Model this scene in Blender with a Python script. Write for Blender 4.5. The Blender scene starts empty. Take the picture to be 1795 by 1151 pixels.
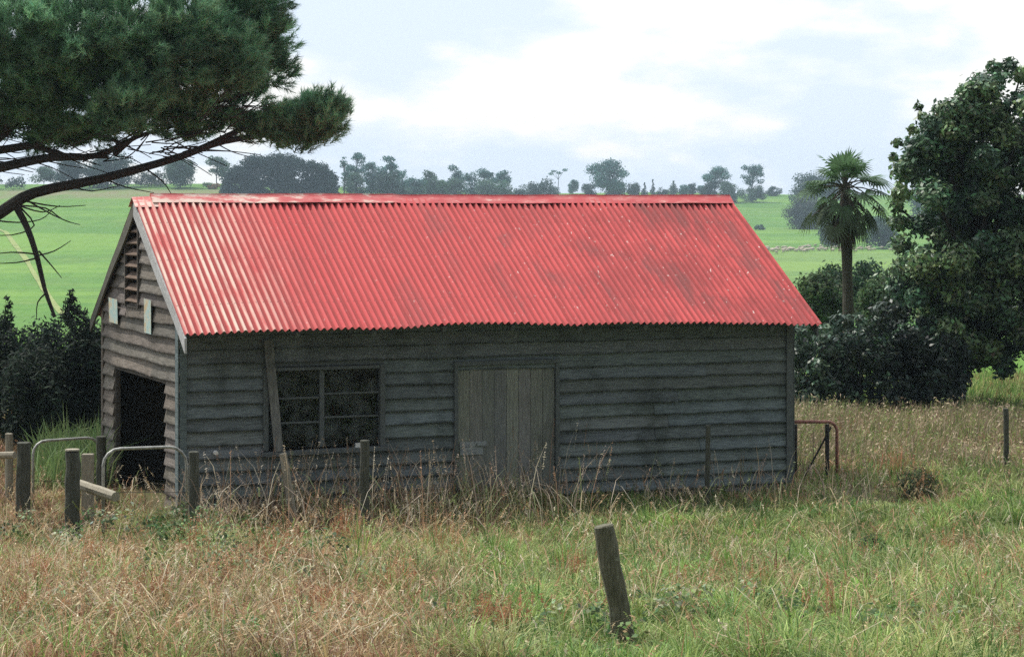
import bpy, math, random
import numpy as np
from mathutils import Vector

random.seed(7)
RNG = np.random.default_rng(11)
scene = bpy.context.scene
COL = scene.collection

# ------------------------------------------------------------------ camera constants (metres, +Y away from the viewer)
F, CX, HY, CAMH = 4053.6, 897.5, 350.0, 4.0
TH, XL, DL, W, LG = 0.3922, -4.0842, 28.651, 4.3406, 8.5289   # shed: turn, near corner, gable width, length
Z_EAVE, Z_RIDGE, OE, GL, GR = 2.278, 3.976, 0.51, 0.10, 0.242
ct, st = math.cos(TH), math.sin(TH)


def at(px, py, D):
    """a point of the place that lies D metres away"""
    return ((px - CX) / F * D, D, CAMH - (py - HY) / F * D)


def front(px, py):
    u = (px - CX) / F
    s = (u * DL - XL) / (ct - u * st)
    return s, CAMH - (py - HY) / F * (DL + s * st)


def gab(px, py):
    u = (px - CX) / F
    t = (XL - u * DL) / (st + u * ct)
    return t, CAMH - (py - HY) / F * (DL + t * ct)


def sstep(a, b, x):
    t = np.clip((np.asarray(x, float) - a) / (b - a), 0, 1)
    return t * t * (3 - 2 * t)


# ------------------------------------------------------------------ value noise for terrain and plant patches
_tab = RNG.random((64, 64))


def vnoise(x, y):
    x = np.asarray(x, float); y = np.asarray(y, float)
    xi = np.floor(x).astype(int); yi = np.floor(y).astype(int)
    fx = x - xi; fy = y - yi
    fx = fx * fx * (3 - 2 * fx); fy = fy * fy * (3 - 2 * fy)
    a = _tab[xi % 64, yi % 64]; b = _tab[(xi + 1) % 64, yi % 64]
    c = _tab[xi % 64, (yi + 1) % 64]; d = _tab[(xi + 1) % 64, (yi + 1) % 64]
    return (a * (1 - fx) + b * fx) * (1 - fy) + (c * (1 - fx) + d * fx) * fy


def ground_z(x, y):
    x = np.asarray(x, float); y = np.asarray(y, float)
    near = 0.09 * np.clip(26 - y, 0, 40) - 0.0
    near = near + 0.10 * (vnoise(x * .35 + 9, y * .35) - .5) * sstep(2, 8, y) * (1 - sstep(60, 90, y))
    drop = -13.0 * sstep(52, 260, y)
    ang = x / np.maximum(y, 5.0)
    left = 1 - sstep(-.12, .02, ang)
    right = sstep(.06, .12, ang)
    mid = 1 - left - right
    Dc = 720 * left + 1000 * (1 - left)
    Zc = 8.6 * left + 7.0 * mid + 6.0 * right
    pw = 1.5 * left + 2.0 * (1 - left)
    t = np.clip((y - 330) / (Dc - 330), 0, 1)
    hill = (Zc + 13.0) * t ** pw
    over = np.clip(y - Dc, 0, None) * -.015
    roll = 1.2 * (vnoise(x * .011 + 3, y * .008) - .5) * sstep(120, 300, y)
    return near + drop + hill + over + roll


def gz(x, y):
    return float(ground_z(x, y))


def ground_hit(px, py):
    """where the sight line through a picture point meets the far hillside"""
    for D in np.arange(330, 1000, 2.0):
        X, Y, Z = at(px, py, D)
        if gz(X, Y) >= Z: return X, Y
    return X, Y


YS = ground_hit(1410, 441)[1]; YH0 = ground_hit(150, 348)[1]; YH1 = ground_hit(150, 334)[1]; print('flock', YS, YH0, YH1)


# ------------------------------------------------------------------ mesh helpers
def tag(o, label=None, cat=None, group=None, kind=None):
    if label: o['label'] = label
    if cat: o['category'] = cat
    if group: o['group'] = group
    if kind: o['kind'] = kind
    return o


def empty(name, loc=(0, 0, 0), rz=0.0):
    o = bpy.data.objects.new(name, None)
    o.empty_display_size = .2
    o.location = loc; o.rotation_euler = (0, 0, rz)
    COL.objects.link(o)
    return o


def np_mesh(name, V, faces, mat, parent=None, cols=None, loc=None, smooth=False):
    """faces: list of int arrays (n,k)"""
    me = bpy.data.meshes.new(name)
    V = np.asarray(V, np.float32)
    me.vertices.add(len(V)); me.vertices.foreach_set('co', V.ravel())
    loops = np.concatenate([f.ravel() for f in faces]).astype(np.int32)
    starts, off = [], 0
    for f in faces:
        n, k = f.shape
        starts.append(off + np.arange(n) * k); off += n * k
    starts = np.concatenate(starts).astype(np.int32)
    me.loops.add(len(loops)); me.loops.foreach_set('vertex_index', loops)
    me.polygons.add(len(starts)); me.polygons.foreach_set('loop_start', starts)
    if cols is not None:
        a = me.attributes.new('col', 'FLOAT_COLOR', 'POINT')
        c = np.ones((len(V), 4), np.float32); c[:, :3] = cols
        a.data.foreach_set('color', c.ravel())
    me.update(calc_edges=True)
    if smooth:
        me.polygons.foreach_set('use_smooth', np.ones(len(starts), bool))
    me.materials.append(mat)
    o = bpy.data.objects.new(name, me)
    COL.objects.link(o)
    if parent: o.parent = parent
    if loc is not None: o.location = loc
    return o


class MB:
    def __init__(self):
        self.v, self.f, self.c = [], [], []
        self.col = (1, 1, 1)

    def add(self, vs, fs):
        n = len(self.v)
        self.v += [tuple(p) for p in vs]
        self.c += [self.col] * len(vs)
        self.f += [tuple(i + n for i in f) for f in fs]

    def box(self, a, b):
        x0, y0, z0 = a; x1, y1, z1 = b
        self.add([(x0, y0, z0), (x1, y0, z0), (x1, y1, z0), (x0, y1, z0), (x0, y0, z1), (x1, y0, z1), (x1, y1, z1), (x0, y1, z1)],
                 [(3, 2, 1, 0), (4, 5, 6, 7), (0, 1, 5, 4), (1, 2, 6, 5), (2, 3, 7, 6), (3, 0, 4, 7)])

    def bar(self, p, q, w, h, up=(0, 0, 1)):
        """box beam from p to q, w across, h along 'up'"""
        p, q = Vector(p), Vector(q); d = (q - p).normalized(); up = Vector(up)
        s = d.cross(up).normalized(); u = s.cross(d).normalized()
        vs = []
        for c in (p, q):
            for a, b in ((-1, -1), (1, -1), (1, 1), (-1, 1)):
                vs.append(c + s * a * w / 2 + u * b * h / 2)
        self.add(vs, [(3, 2, 1, 0), (4, 5, 6, 7), (0, 1, 5, 4), (1, 2, 6, 5), (2, 3, 7, 6), (3, 0, 4, 7)])

    def tube(self, pts, radii, n=8, caps=True, rough=0.0):
        pts = [Vector(p) for p in pts]
        if not hasattr(radii, '__len__'): radii = [radii] * len(pts)
        base = len(self.v); prev = None
        for i, p in enumerate(pts):
            d = (pts[min(i + 1, len(pts) - 1)] - pts[max(i - 1, 0)]).normalized()
            if prev is None:
                a = d.cross(Vector((0, 1, 0)) if abs(d.y) < .9 else Vector((1, 0, 0))).normalized()
            else:
                a = (prev - d * prev.dot(d)).normalized()
            prev = a; b = d.cross(a)
            for k in range(n):
                t = 2 * math.pi * k / n
                r = radii[i] * (1 + rough * random.uniform(-1, 1))
                self.v.append(tuple(p + a * math.cos(t) * r + b * math.sin(t) * r)); self.c.append(self.col)
        for i in range(len(pts) - 1):
            for k in range(n):
                k2 = (k + 1) % n
                self.f.append((base + i * n + k, base + i * n + k2, base + (i + 1) * n + k2, base + (i + 1) * n + k))
        if caps:
            self.f.append(tuple(base + k for k in range(n))[::-1])
            self.f.append(tuple(base + (len(pts) - 1) * n + k for k in range(n)))

    def build(self, name, mat, parent=None, smooth=False, loc=None, bevel=0):
        me = bpy.data.meshes.new(name)
        me.from_pydata(self.v, [], self.f)
        a = me.attributes.new('col', 'FLOAT_COLOR', 'POINT')
        a.data.foreach_set('color', np.concatenate([np.array(self.c, np.float32).reshape(-1, 3), np.ones((len(self.c), 1), np.float32)], 1).ravel())
        me.update()
        if smooth:
            me.polygons.foreach_set('use_smooth', np.ones(len(me.polygons), bool))
        me.materials.append(mat)
        o = bpy.data.objects.new(name, me)
        COL.objects.link(o)
        if parent: o.parent = parent
        if loc is not None: o.location = loc
        if bevel:
            m = o.modifiers.new('bevel', 'BEVEL'); m.width = bevel; m.segments = 2
        return o


# ------------------------------------------------------------------ materials
class NT:
    def __init__(self, name):
        self.m = bpy.data.materials.new(name); self.m.use_nodes = True
        self.t = self.m.node_tree; self.n = self.t.nodes; self.n.clear()
        self.out = self.n.new('ShaderNodeOutputMaterial')
        self.b = self.n.new('ShaderNodeBsdfPrincipled')
        self.t.links.new(self.b.outputs[0], self.out.inputs[0])

    def L(self, a, b): self.t.links.new(a, b)

    def coord(self, kind='Object', scale=(1, 1, 1), rot=(0, 0, 0)):
        c = self.n.new('ShaderNodeTexCoord'); m = self.n.new('ShaderNodeMapping')
        m.inputs['Scale'].default_value = scale; m.inputs['Rotation'].default_value = rot
        self.L(c.outputs[kind], m.inputs[0]); return m.outputs[0]

    def noise(self, vec, scale, detail=5, rough=.6, dist=0):
        n = self.n.new('ShaderNodeTexNoise')
        n.inputs['Scale'].default_value = scale; n.inputs['Detail'].default_value = detail
        n.inputs['Roughness'].default_value = rough; n.inputs['Distortion'].default_value = dist
        self.L(vec, n.inputs['Vector']); return n.outputs[0]

    def ramp(self, fac, stops):
        r = self.n.new('ShaderNodeValToRGB'); e = r.color_ramp.elements
        while len(e) < len(stops): e.new(.5)
        for el, (p, c) in zip(e, stops):
            el.position = p
            el.color = (c, c, c, 1) if not hasattr(c, '__len__') else (*c, 1)
        self.L(fac, r.inputs[0]); return r.outputs[0]

    def mix(self, fac, a, b, mode='MIX'):
        m = self.n.new('ShaderNodeMix'); m.data_type = 'RGBA'; m.blend_type = mode
        for s, v in ((m.inputs[0], fac), (m.inputs[6], a), (m.inputs[7], b)):
            if hasattr(v, 'is_linked'): self.L(v, s)
            elif hasattr(v, '__len__'): s.default_value = (*v, 1)
            else: s.default_value = v
        return m.outputs[2]

    def math(self, op, a, b=0.0, c=None, clamp=False):
        m = self.n.new('ShaderNodeMath'); m.operation = op; m.use_clamp = clamp
        for s, v in zip(m.inputs, (a, b, c)):
            if v is None: continue
            if hasattr(v, 'is_linked'): self.L(v, s)
            else: s.default_value = v
        return m.outputs[0]

    def smooth(self, a, b, x):
        m = self.n.new('ShaderNodeMapRange'); m.interpolation_type = 'SMOOTHSTEP'
        self.L(x, m.inputs[0]); m.inputs[1].default_value = a; m.inputs[2].default_value = b
        return m.outputs[0]

    def sep(self, vec):
        s = self.n.new('ShaderNodeSeparateXYZ'); self.L(vec, s.inputs[0]); return s.outputs

    def attr(self):
        a = self.n.new('ShaderNodeAttribute'); a.attribute_name = 'col'; return a.outputs[0]

    def bump(self, h, strength=.3, dist=.01):
        b = self.n.new('ShaderNodeBump'); b.inputs['Strength'].default_value = strength; b.inputs['Distance'].default_value = dist
        self.L(h, b.inputs['Height']); self.L(b.outputs[0], self.b.inputs['Normal'])

    def done(self, col, rough=.85, spec=.2, metal=0.0):
        if hasattr(col, 'is_linked'): self.L(col, self.b.inputs['Base Color'])
        else: self.b.inputs['Base Color'].default_value = (*col, 1)
        if hasattr(rough, 'is_linked'): self.L(rough, self.b.inputs['Roughness'])
        else: self.b.inputs['Roughness'].default_value = rough
        self.b.inputs['Specular IOR Level'].default_value = spec
        self.b.inputs['Metallic'].default_value = metal
        return self.m


def mat_wood(name, dark, light, grain=(1, 1, 14), stain=(.05, .06, .05), stain_amt=.5, sc=6, lichen=None):
    t = NT(name)
    g = t.noise(t.coord(scale=grain), sc, 8, .7, .4)
    big = t.noise(t.coord(), 1.3, 4)
    c = t.ramp(g, [(.3, dark), (.72, light)])
    c = t.mix(t.math('MULTIPLY', t.smooth(.48, .75, big), stain_amt), c, stain)
    if lichen:
        sp = t.noise(t.coord(), 16, 4)
        c = t.mix(t.math('MULTIPLY', t.smooth(.6, .72, sp), .6), c, lichen)
    hair = t.noise(t.coord(scale=tuple(2.2 * x for x in grain)), sc * 2.4, 4, .8)
    c = t.mix(t.math('MULTIPLY', t.smooth(.55, .68, hair), .55), c, tuple(x * .45 for x in dark))
    pale = t.noise(t.coord(scale=tuple(x ** .5 for x in grain)), sc * .9, 6, .75)
    c = t.mix(t.math('MULTIPLY', t.smooth(.58, .72, pale), .45), c, tuple(min(.8, x * 1.45) for x in light))
    c = t.mix(1.0, c, t.attr(), 'MULTIPLY')
    t.bump(hair, .6, .008)
    return t.done(c, .92, .12)


M = {}
M['front_wood'] = mat_wood('weathered_grey_boards', (.095, .117, .118), (.30, .345, .352), (1, 1, 16), (.045, .055, .042), .7, 4)
M['gable_wood'] = mat_wood('weathered_brown_boards', (.09, .08, .068), (.285, .255, .225), (1, 1, 16), (.06, .055, .04), .55, 4, (.33, .32, .26))
M['door_wood'] = mat_wood('vertical_door_boards', (.15, .162, .15), (.36, .38, .36), (14, 1, 1), (.11, .11, .085), .6, 4)
M['trim_wood'] = mat_wood('weathered_trim', (.09, .105, .105), (.18, .20, .20), (6, 6, 2), (.08, .08, .07), .4)
M['barge_pale'] = mat_wood('worn_white_barge', (.34, .34, .33), (.62, .62, .61), (3, 6, 3), (.22, .21, .19), .5, 5)
M['barge_dark'] = mat_wood('worn_brown_barge', (.09, .085, .07), (.2, .19, .16), (3, 6, 3), (.07, .07, .05), .5, 5)
M['inside'] = mat_wood('interior_timber', (.04, .036, .03), (.08, .07, .058), (1, 6, 1), (.03, .03, .03), .5)
M['post_dark'] = mat_wood('dark_post_wood', (.045, .05, .04), (.13, .13, .105), (9, 9, 1.2), (.06, .075, .05), .6, 6)
M['post_pale'] = mat_wood('pale_post_wood', (.2, .18, .14), (.42, .38, .3), (9, 9, 1.2), (.14, .13, .09), .5, 6)
M['post_fore'] = mat_wood('foreground_post_wood', (.06, .062, .04), (.21, .2, .145), (10, 10, 1.0), (.10, .115, .06), .65, 7, (.24, .25, .19))
M['plank'] = mat_wood('leaning_plank_wood', (.12, .125, .12), (.33, .33, .31), (6, 6, 1), (.06, .065, .055), .8, 5)
M['rail_pale'] = mat_wood('pale_rail_wood', (.22, .2, .15), (.42, .38, .3), (1.5, 9, 9), (.2, .18, .13), .4, 6)
M['bark'] = mat_wood('bark', (.026, .026, .023), (.08, .078, .068), (5, 5, 1.5), (.03, .03, .025), .4, 6)
M['palm_bark'] = mat_wood('palm_bark', (.05, .045, .036), (.14, .125, .1), (3, 3, 9), (.04, .04, .03), .4, 5)


def mat_roof():
    t = NT('faded_red_corrugated_iron')
    P = t.coord()
    s, r, z = t.sep(P)
    streak = t.noise(t.coord(scale=(9, .5, .5)), 1.6, 6, .65)
    patch = t.noise(t.coord(scale=(1, 1, 1)), 1.1, 4)
    fine = t.noise(t.coord(scale=(14, 1.2, 1.2)), 2.5, 5, .7)
    red = t.mix(streak, (.54, .09, .09), (.66, .14, .138))
    dull = t.mix(fine, (.30, .075, .075), (.42, .09, .09))
    right = t.smooth(2.5, 8.0, s)
    f = t.math('MULTIPLY', t.smooth(.42, .62, t.math('ADD', t.math('MULTIPLY', fine, .55), t.math('MULTIPLY', patch, .5))), t.math('ADD', t.math('MULTIPLY', right, .75), .12))
    c = t.mix(f, red, dull)
    wave = t.math('SINE', t.math('MULTIPLY', s, 2 * math.pi / .092))
    # bare, paint-shed cream stripes near the gable end
    leftm = t.math('SUBTRACT', 1.0, t.smooth(.4, 1.9, s))
    crest = t.smooth(-.35, .5, wave)
    bare = t.math('MULTIPLY', t.math('MULTIPLY', leftm, crest), t.smooth(.36, .56, t.math('ADD', t.math('MULTIPLY', streak, .6), t.math('MULTIPLY', patch, .4))))
    c = t.mix(t.math('MULTIPLY', bare, .9), c, (.74, .61, .5))
    # flaked spots
    fl = t.noise(t.coord(scale=(13, 5, 5)), 2.2, 3, .6)
    fm = t.math('MULTIPLY', t.smooth(.665, .71, fl), t.math('ADD', .35, t.math('MULTIPLY', right, .6)))
    c = t.mix(fm, c, (.78, .68, .62))
    # sheet side laps, nail rows, rust runs and grey weathering with shapes of their own
    fr = t.math('FRACT', t.math('DIVIDE', t.math('ADD', s, .1), .736))
    lap = t.math('SUBTRACT', 1.0, t.smooth(.0, .035, fr))
    c = t.mix(t.math('MULTIPLY', lap, .4), c, (.16, .045, .04))
    pan = t.smooth(.25, -.75, wave)      # darker red-brown in the pans of the corrugations
    pn = t.noise(t.coord(scale=(5, .8, .8)), 1.7, 5, .65)
    c = t.mix(t.math('MULTIPLY', pan, t.math('ADD', .38, t.math('MULTIPLY', pn, .5))), c, (.22, .06, .055))
    grey = t.noise(t.coord(scale=(2.2, .55, .55)), 1.25, 6, .62, .6)
    c = t.mix(t.math('MULTIPLY', t.smooth(.5, .68, grey), t.math('ADD', .12, t.math('MULTIPLY', t.smooth(1.5, 5.5, s), .4))), c, (.17, .095, .09))
    rn = t.noise(t.coord(scale=(24, .9, .9)), 1.5, 3, .5)
    c = t.mix(t.math('MULTIPLY', t.smooth(.63, .74, rn), .5), c, (.2, .05, .035))
    for tz in (.28, 1.15, 1.9):
        row = t.smooth(.012, .005, t.math('ABSOLUTE', t.math('SUBTRACT', r, tz - .3)))
        dot = t.smooth(.82, .95, wave)
        c = t.mix(t.math('MULTIPLY', t.math('MULTIPLY', row, dot), .7), c, (.1, .06, .05))
    t.bump(fine, .15, .005)
    return t.done(c, .85, .08)


M['roof'] = mat_roof()


def mat_cap():
    t = NT('worn_ridge_capping')
    n = t.noise(t.coord(scale=(2.2, 6, 6)), 1.6, 6, .7)
    s = t.sep(t.coord())[0]
    k = t.math('ADD', n, t.math('MULTIPLY', t.math('SUBTRACT', 1.0, t.smooth(.3, 4.5, s)), .16))
    c = t.ramp(k, [(.46, (.56, .11, .115)), (.6, (.64, .2, .19)), (.7, (.74, .58, .49))])
    return t.done(c, .75, .2)


M['cap'] = mat_cap()


def simple(name, col, rough=.7, spec=.3, metal=0, var=.35, sc=8):
    t = NT(name)
    n = t.noise(t.coord(), sc, 5)
    c = t.mix(t.smooth(.3, .7, n), [x * (1 - var) for x in col], [min(1, x * (1 + var)) for x in col])
    return t.done(c, rough, spec, metal)


M['galv'] = simple('dull_galvanised_pipe', (.36, .36, .33), .55, .4, .25, .25, 14)
M['rust'] = simple('rusty_red_pipe', (.34, .16, .13), .75, .25, .1, .35, 18)
M['darksteel'] = simple('dark_rusted_steel', (.05, .045, .042), .8, .2, .1, .4, 18)
M['white'] = simple('white_china', (.78, .78, .76), .4, .5, 0, .05)
M['plate'] = NT('patched_tin_plate')
_t = M['plate']; _n = _t.noise(_t.coord(), 7, 4)
M['plate'] = _t.done(_t.ramp(_n, [(.38, (.36, .52, .5)), (.5, (.5, .55, .48)), (.62, (.55, .42, .24))]), .6, .3)
M['hasp'] = simple('zinc_hasp', (.3, .33, .34), .6, .4, .3, .25, 20)


def mat_glass():
    t = NT('old_window_glass')
    t.b.inputs['Transmission Weight'].default_value = 1.0
    t.b.inputs['IOR'].default_value = 1.22
    n = t.noise(t.coord(), 5, 4)
    r = t.ramp(n, [(.4, .02), (.7, .25)])
    t.done((.55, .66, .66), r, .2)
    df = t.n.new('ShaderNodeBsdfDiffuse'); df.inputs[0].default_value = (.3, .34, .33, 1)
    mx = t.n.new('ShaderNodeMixShader'); t.L(t.math('MULTIPLY', t.smooth(.35, .75, n), .22), mx.inputs[0])
    t.L(t.b.outputs[0], mx.inputs[1]); t.L(df.outputs[0], mx.inputs[2]); t.L(mx.outputs[0], t.out.inputs[0])
    return t.m


M['glass'] = mat_glass()


def mat_leaf(name, rough=.6, spec=.3, trans=.25, tint=(1, 1, 1)):
    t = NT(name)
    c = t.mix(1.0, t.attr(), tint, 'MULTIPLY')
    t.done(c, rough, spec)
    if trans:
        tr = t.n.new('ShaderNodeBsdfTranslucent'); t.L(c, tr.inputs[0])
        mx = t.n.new('ShaderNodeMixShader'); mx.inputs[0].default_value = trans
        t.L(t.b.outputs[0], mx.inputs[1]); t.L(tr.outputs[0], mx.inputs[2]); t.L(mx.outputs[0], t.out.inputs[0])
    return t.m


M['grass'] = mat_leaf('grass_blades', .6, .25, .3)
M['leaf'] = mat_leaf('matt_leaves', .75, .12, .25)
M['gloss_leaf'] = mat_leaf('glossy_leaves', .42, .32, .2)
M['needle'] = mat_leaf('pine_needles', .6, .2, .35)
M['wool'] = simple('sheep_wool', (.46, .40, .31), .95, .1, 0, .1)


def mat_ground():
    t = NT('pasture_ground')
    P = t.coord()
    x, y, z = t.sep(P)
    near = t.noise(P, 1.3, 6, .7)
    nc = t.ramp(near, [(.3, (.055, .05, .026)), (.5, (.10, .09, .045)), (.7, (.09, .115, .035))])
    big = t.noise(t.coord(scale=(1, .45, 1)), .018, 5, .6)
    med = t.noise(t.coord(scale=(1, .5, 1)), .09, 5, .65)
    fine = t.noise(P, .9, 5, .7)
    far = t.ramp(big, [(.32, (.06, .15, .018)), (.5, (.082, .19, .021)), (.7, (.125, .235, .034))])
    far = t.mix(t.math('MULTIPLY', t.smooth(.42, .7, med), .55), far, (.12, .17, .045))
    far = t.mix(t.math('MULTIPLY', fine, .35), far, (.07, .17, .025))
    # duller grazed strip below the flock, dry headland under the left skyline, sunny strip by the orchard
    ydull = t.math('MULTIPLY', t.smooth(380, 430, y), t.math('SUBTRACT', 1.0, t.smooth(YS - 4, YS + 6, t.math('ADD', y, t.math('MULTIPLY', big, 4)))))
    far = t.mix(t.math('MULTIPLY', t.math('MULTIPLY', ydull, t.smooth(20, 50, x)), .8), far, (.13, .205, .05))
    mot = t.noise(t.coord(scale=(1, .35, 1)), .35, 5, .75)
    far = t.mix(t.math('MULTIPLY', t.smooth(.45, .65, mot), .4), far, (.05, .115, .02))
    far = t.mix(t.math('MULTIPLY', t.smooth(.5, .35, mot), .3), far, (.14, .23, .045))
    band = t.noise(t.coord(scale=(.12, 1, 1)), .022, 4, .7)
    far = t.mix(t.math('MULTIPLY', t.smooth(.5, .62, band), .5), far, (.07, .16, .025))
    far = t.mix(t.math('MULTIPLY', t.smooth(.52, .4, band), .35), far, (.19, .3, .045))
    hl = t.math('MULTIPLY', t.smooth(YH0 - 8, YH0 + 4, y), t.math('SUBTRACT', 1.0, t.smooth(YH1 - 6, YH1 + 6, y)))
    hl = t.math('MULTIPLY', hl, t.math('SUBTRACT', 1.0, t.smooth(-70, -55, x)))
    far = t.mix(t.math('MULTIPLY', hl, t.smooth(.25, .55, t.math('ADD', t.math('MULTIPLY', med, .6), .15))), far, (.17, .16, .085))
    c = t.mix(t.smooth(41, 43, y), nc, far)
    t.bump(near, .6, .05)
    return t.done(c, .95, .1)


M['ground'] = mat_ground()
M['track'] = simple('worn_dirt_track', (.21, .25, .08), .95, .1, 0, .2, .3)

# ------------------------------------------------------------------ ground
ds = np.concatenate([np.arange(-10, 14, 1.0), np.arange(14, 60, .5), np.geomspace(60, 1550, 190)])
us = np.linspace(-1, 1, 161)
DD, UU = np.meshgrid(ds, us, indexing='ij')
XX = UU * (16 + .42 * np.clip(DD, 0, None))
ZZ = ground_z(XX, DD)
n0, n1 = DD.shape
idx = np.arange(n0 * n1).reshape(n0, n1)
q = np.stack([idx[:-1, :-1], idx[:-1, 1:], idx[1:, 1:], idx[1:, :-1]], -1).reshape(-1, 4)
g = np_mesh('ground', np.stack([XX, DD, ZZ], -1).reshape(-1, 3), [q], M['ground'], smooth=True)
tag(g, kind='structure')


def ribbon(name, path, width, mat, lift=.06):
    V = []
    p = np.array(path, float)
    tt = np.linspace(0, len(p) - 1, 60)
    xs = np.interp(tt, range(len(p)), p[:, 0]); ys = np.interp(tt, range(len(p)), p[:, 1])
    for i in range(60):
        j0, j1 = max(i - 1, 0), min(i + 1, 59)
        d = np.array([xs[j1] - xs[j0], ys[j1] - ys[j0]]); d /= np.linalg.norm(d); nrm = np.array([-d[1], d[0]])
        for k in range(3):
            o = nrm * width * (k - 1) * (.8 + .4 * vnoise(i * .4, 3))
            X, Y = xs[i] + o[0], ys[i] + o[1]
            V.append((X, Y, gz(X, Y) + lift))
    ii = np.arange(59)
    qs = []
    for k in range(2):
        qs.append(np.stack([ii * 3 + k, ii * 3 + k + 1, ii * 3 + 4 + k, ii * 3 + 3 + k], 1))
    return tag(np_mesh(name, V, [np.concatenate(qs)], mat), kind='structure')


ribbon('farm_track', [ground_hit(*p) for p in ((-60, 385), (10, 408), (45, 455), (75, 505), (110, 552))], .55, M['track'], .12)

# ------------------------------------------------------------------ the shed
shed = empty('weatherboard_shed', (XL, DL, 0), TH)
tag(shed, 'old weatherboard farm shed with a faded red corrugated iron gable roof', 'shed')
SL = (Z_RIDGE - Z_EAVE) / (W / 2 + OE)
_sx = [-.2, 0, 1, 2, 3.3, 4.4, 6.3, 8.5, 8.8]
_sz = [.03, .035, .060, .068, .088, .085, .045, .0, -.02]


def sag(s): return float(np.mean(np.interp(s + np.linspace(-.7, .7, 9), _sx, _sz)))


def rz_(s, t):
    """underside of the roof at (s, t)"""
    d = t if t <= W / 2 else W - t
    k = (W / 2 - d) / (W / 2 + OE)
    return Z_RIDGE - (W / 2 - d) * SL + (sag(s) * k if t <= W / 2 else 0) + .012 * math.sin(s * 2.1)


def boards(mb, length, ztop, openings, ex, to3, toplimit=None, wav=.006, zbase=-.06, tone=(.8, 1.15), lip=.062):
    """lapped boards: to3(s, out, z) -> local point; openings (s0, s1, z0, z1)"""
    z = zbase
    while z < ztop - .02:
        z1 = min(z + ex, ztop)
        cuts = [(0.0, length)]
        if toplimit:
            lo, hi = toplimit(z)
            cuts = [(lo, hi)] if hi - lo > .05 else []
        for (a, b, c, d) in openings:
            if z + ex * .5 > c and z + ex * .5 < d:
                new = []
                for (p, q_) in cuts:
                    if b <= p or a >= q_: new.append((p, q_)); continue
                    if a > p: new.append((p, a))
                    if b < q_: new.append((b, q_))
                cuts = new
        for (p, q_) in cuts:
            pieces = [p]
            if q_ - p > 3.2 and random.random() < .8: pieces.append(p + (q_ - p) * random.uniform(.3, .7))
            pieces.append(q_)
            for e0, e1 in zip(pieces[:-1], pieces[1:]):
                tt = random.uniform(*tone)
                mb.col = (tt * random.uniform(.96, 1.05), tt, tt * random.uniform(.95, 1.05))
                m = max(2, int((e1 - e0) / .12))
                ph = random.uniform(0, 9)
                vs, fs, cs = [], [], []
                jz0, jz1 = random.uniform(-wav, wav), random.uniform(-wav, wav)
                for i in range(m + 1):
                    k = i / m
                    s = e0 + (e1 - e0) * k + (.003 if i == 0 else -.003 if i == m else 0)
                    dz = jz0 * (1 - k) + jz1 * k + wav * .7 * math.sin(s * 3.1 + ph)
                    do = .005 * math.sin(s * 2.3 + ph * 2)
                    zt_ = z1 + .028 + dz * .3; sb = sT = s
                    if toplimit:
                        l0, h0 = toplimit(z + dz + .02); l1, h1 = toplimit(zt_ + .03)
                        if h1 - l1 < .02: l1 = h1 = length / 2
                        sb = min(max(s, l0), h0); sT = min(max(s, l1), h1)
                    hgt = random.uniform(.014, .04); zm = z + dz + hgt; fm = hgt / (zt_ - z - dz)
                    sm = sb + (sT - sb) * fm
                    vs += [to3(sb, lip + do, z + dz), to3(sm, lip + do - (lip - .008) * fm, zm), to3(sT, .008, zt_), to3(sT, .0, zt_), to3(sb, .0, z + dz)]
                    lap_shade = random.uniform(.16, .62)  # lap shadow painted as a ragged dark band along each board's lower edge
                    cs += [tuple(x * lap_shade for x in mb.col), mb.col, mb.col, mb.col, tuple(x * .3 for x in mb.col)]
                for i in range(m):
                    a = i * 5; b = a + 5
                    fs += [(a, b, b + 1, a + 1), (a + 1, b + 1, b + 2, a + 2), (a + 4, b + 4, b, a), (a + 2, b + 2, b + 3, a + 3)]
                fs += [(0, 1, 2, 3, 4), (m * 5 + 4, m * 5 + 3, m * 5 + 2, m * 5 + 1, m * 5)]
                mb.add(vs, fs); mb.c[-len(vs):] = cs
        z += ex
    mb.col = (1, 1, 1)


# openings measured on the building
wx0, wz1 = front(463, 650); wx1, _ = front(668, 650); _, wz0 = front(566, 779)
dx0, dz1 = front(800, 643); dx1, _ = front(970, 640); dz1 = front(885, 642)[1]
gx1, _ = gab(204, 648); gx0, gz1 = gab(294, 671); gz1 = gab(250, 660)[1]
lx1, _ = gab(228, 395); lx0, _ = gab(249, 395); lz1 = gab(238, 392)[1]; lz0 = gab(240, 535)[1]

mb = MB()
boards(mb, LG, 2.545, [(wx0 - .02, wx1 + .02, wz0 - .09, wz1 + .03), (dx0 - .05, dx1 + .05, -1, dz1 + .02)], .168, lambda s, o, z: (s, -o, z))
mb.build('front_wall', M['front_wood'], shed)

mb = MB()
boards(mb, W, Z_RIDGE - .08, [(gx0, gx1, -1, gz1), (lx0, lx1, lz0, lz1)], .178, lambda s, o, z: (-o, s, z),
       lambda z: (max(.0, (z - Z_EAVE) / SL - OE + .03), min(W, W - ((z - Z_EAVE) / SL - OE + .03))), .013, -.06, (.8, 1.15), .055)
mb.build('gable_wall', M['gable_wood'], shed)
mb = MB()
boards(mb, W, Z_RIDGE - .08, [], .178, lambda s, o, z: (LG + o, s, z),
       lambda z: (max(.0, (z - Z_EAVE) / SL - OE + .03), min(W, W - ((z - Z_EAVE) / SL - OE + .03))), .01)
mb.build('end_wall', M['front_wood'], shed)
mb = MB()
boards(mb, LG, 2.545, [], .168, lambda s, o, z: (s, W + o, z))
mb.build('rear_wall', M['front_wood'], shed)

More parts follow.
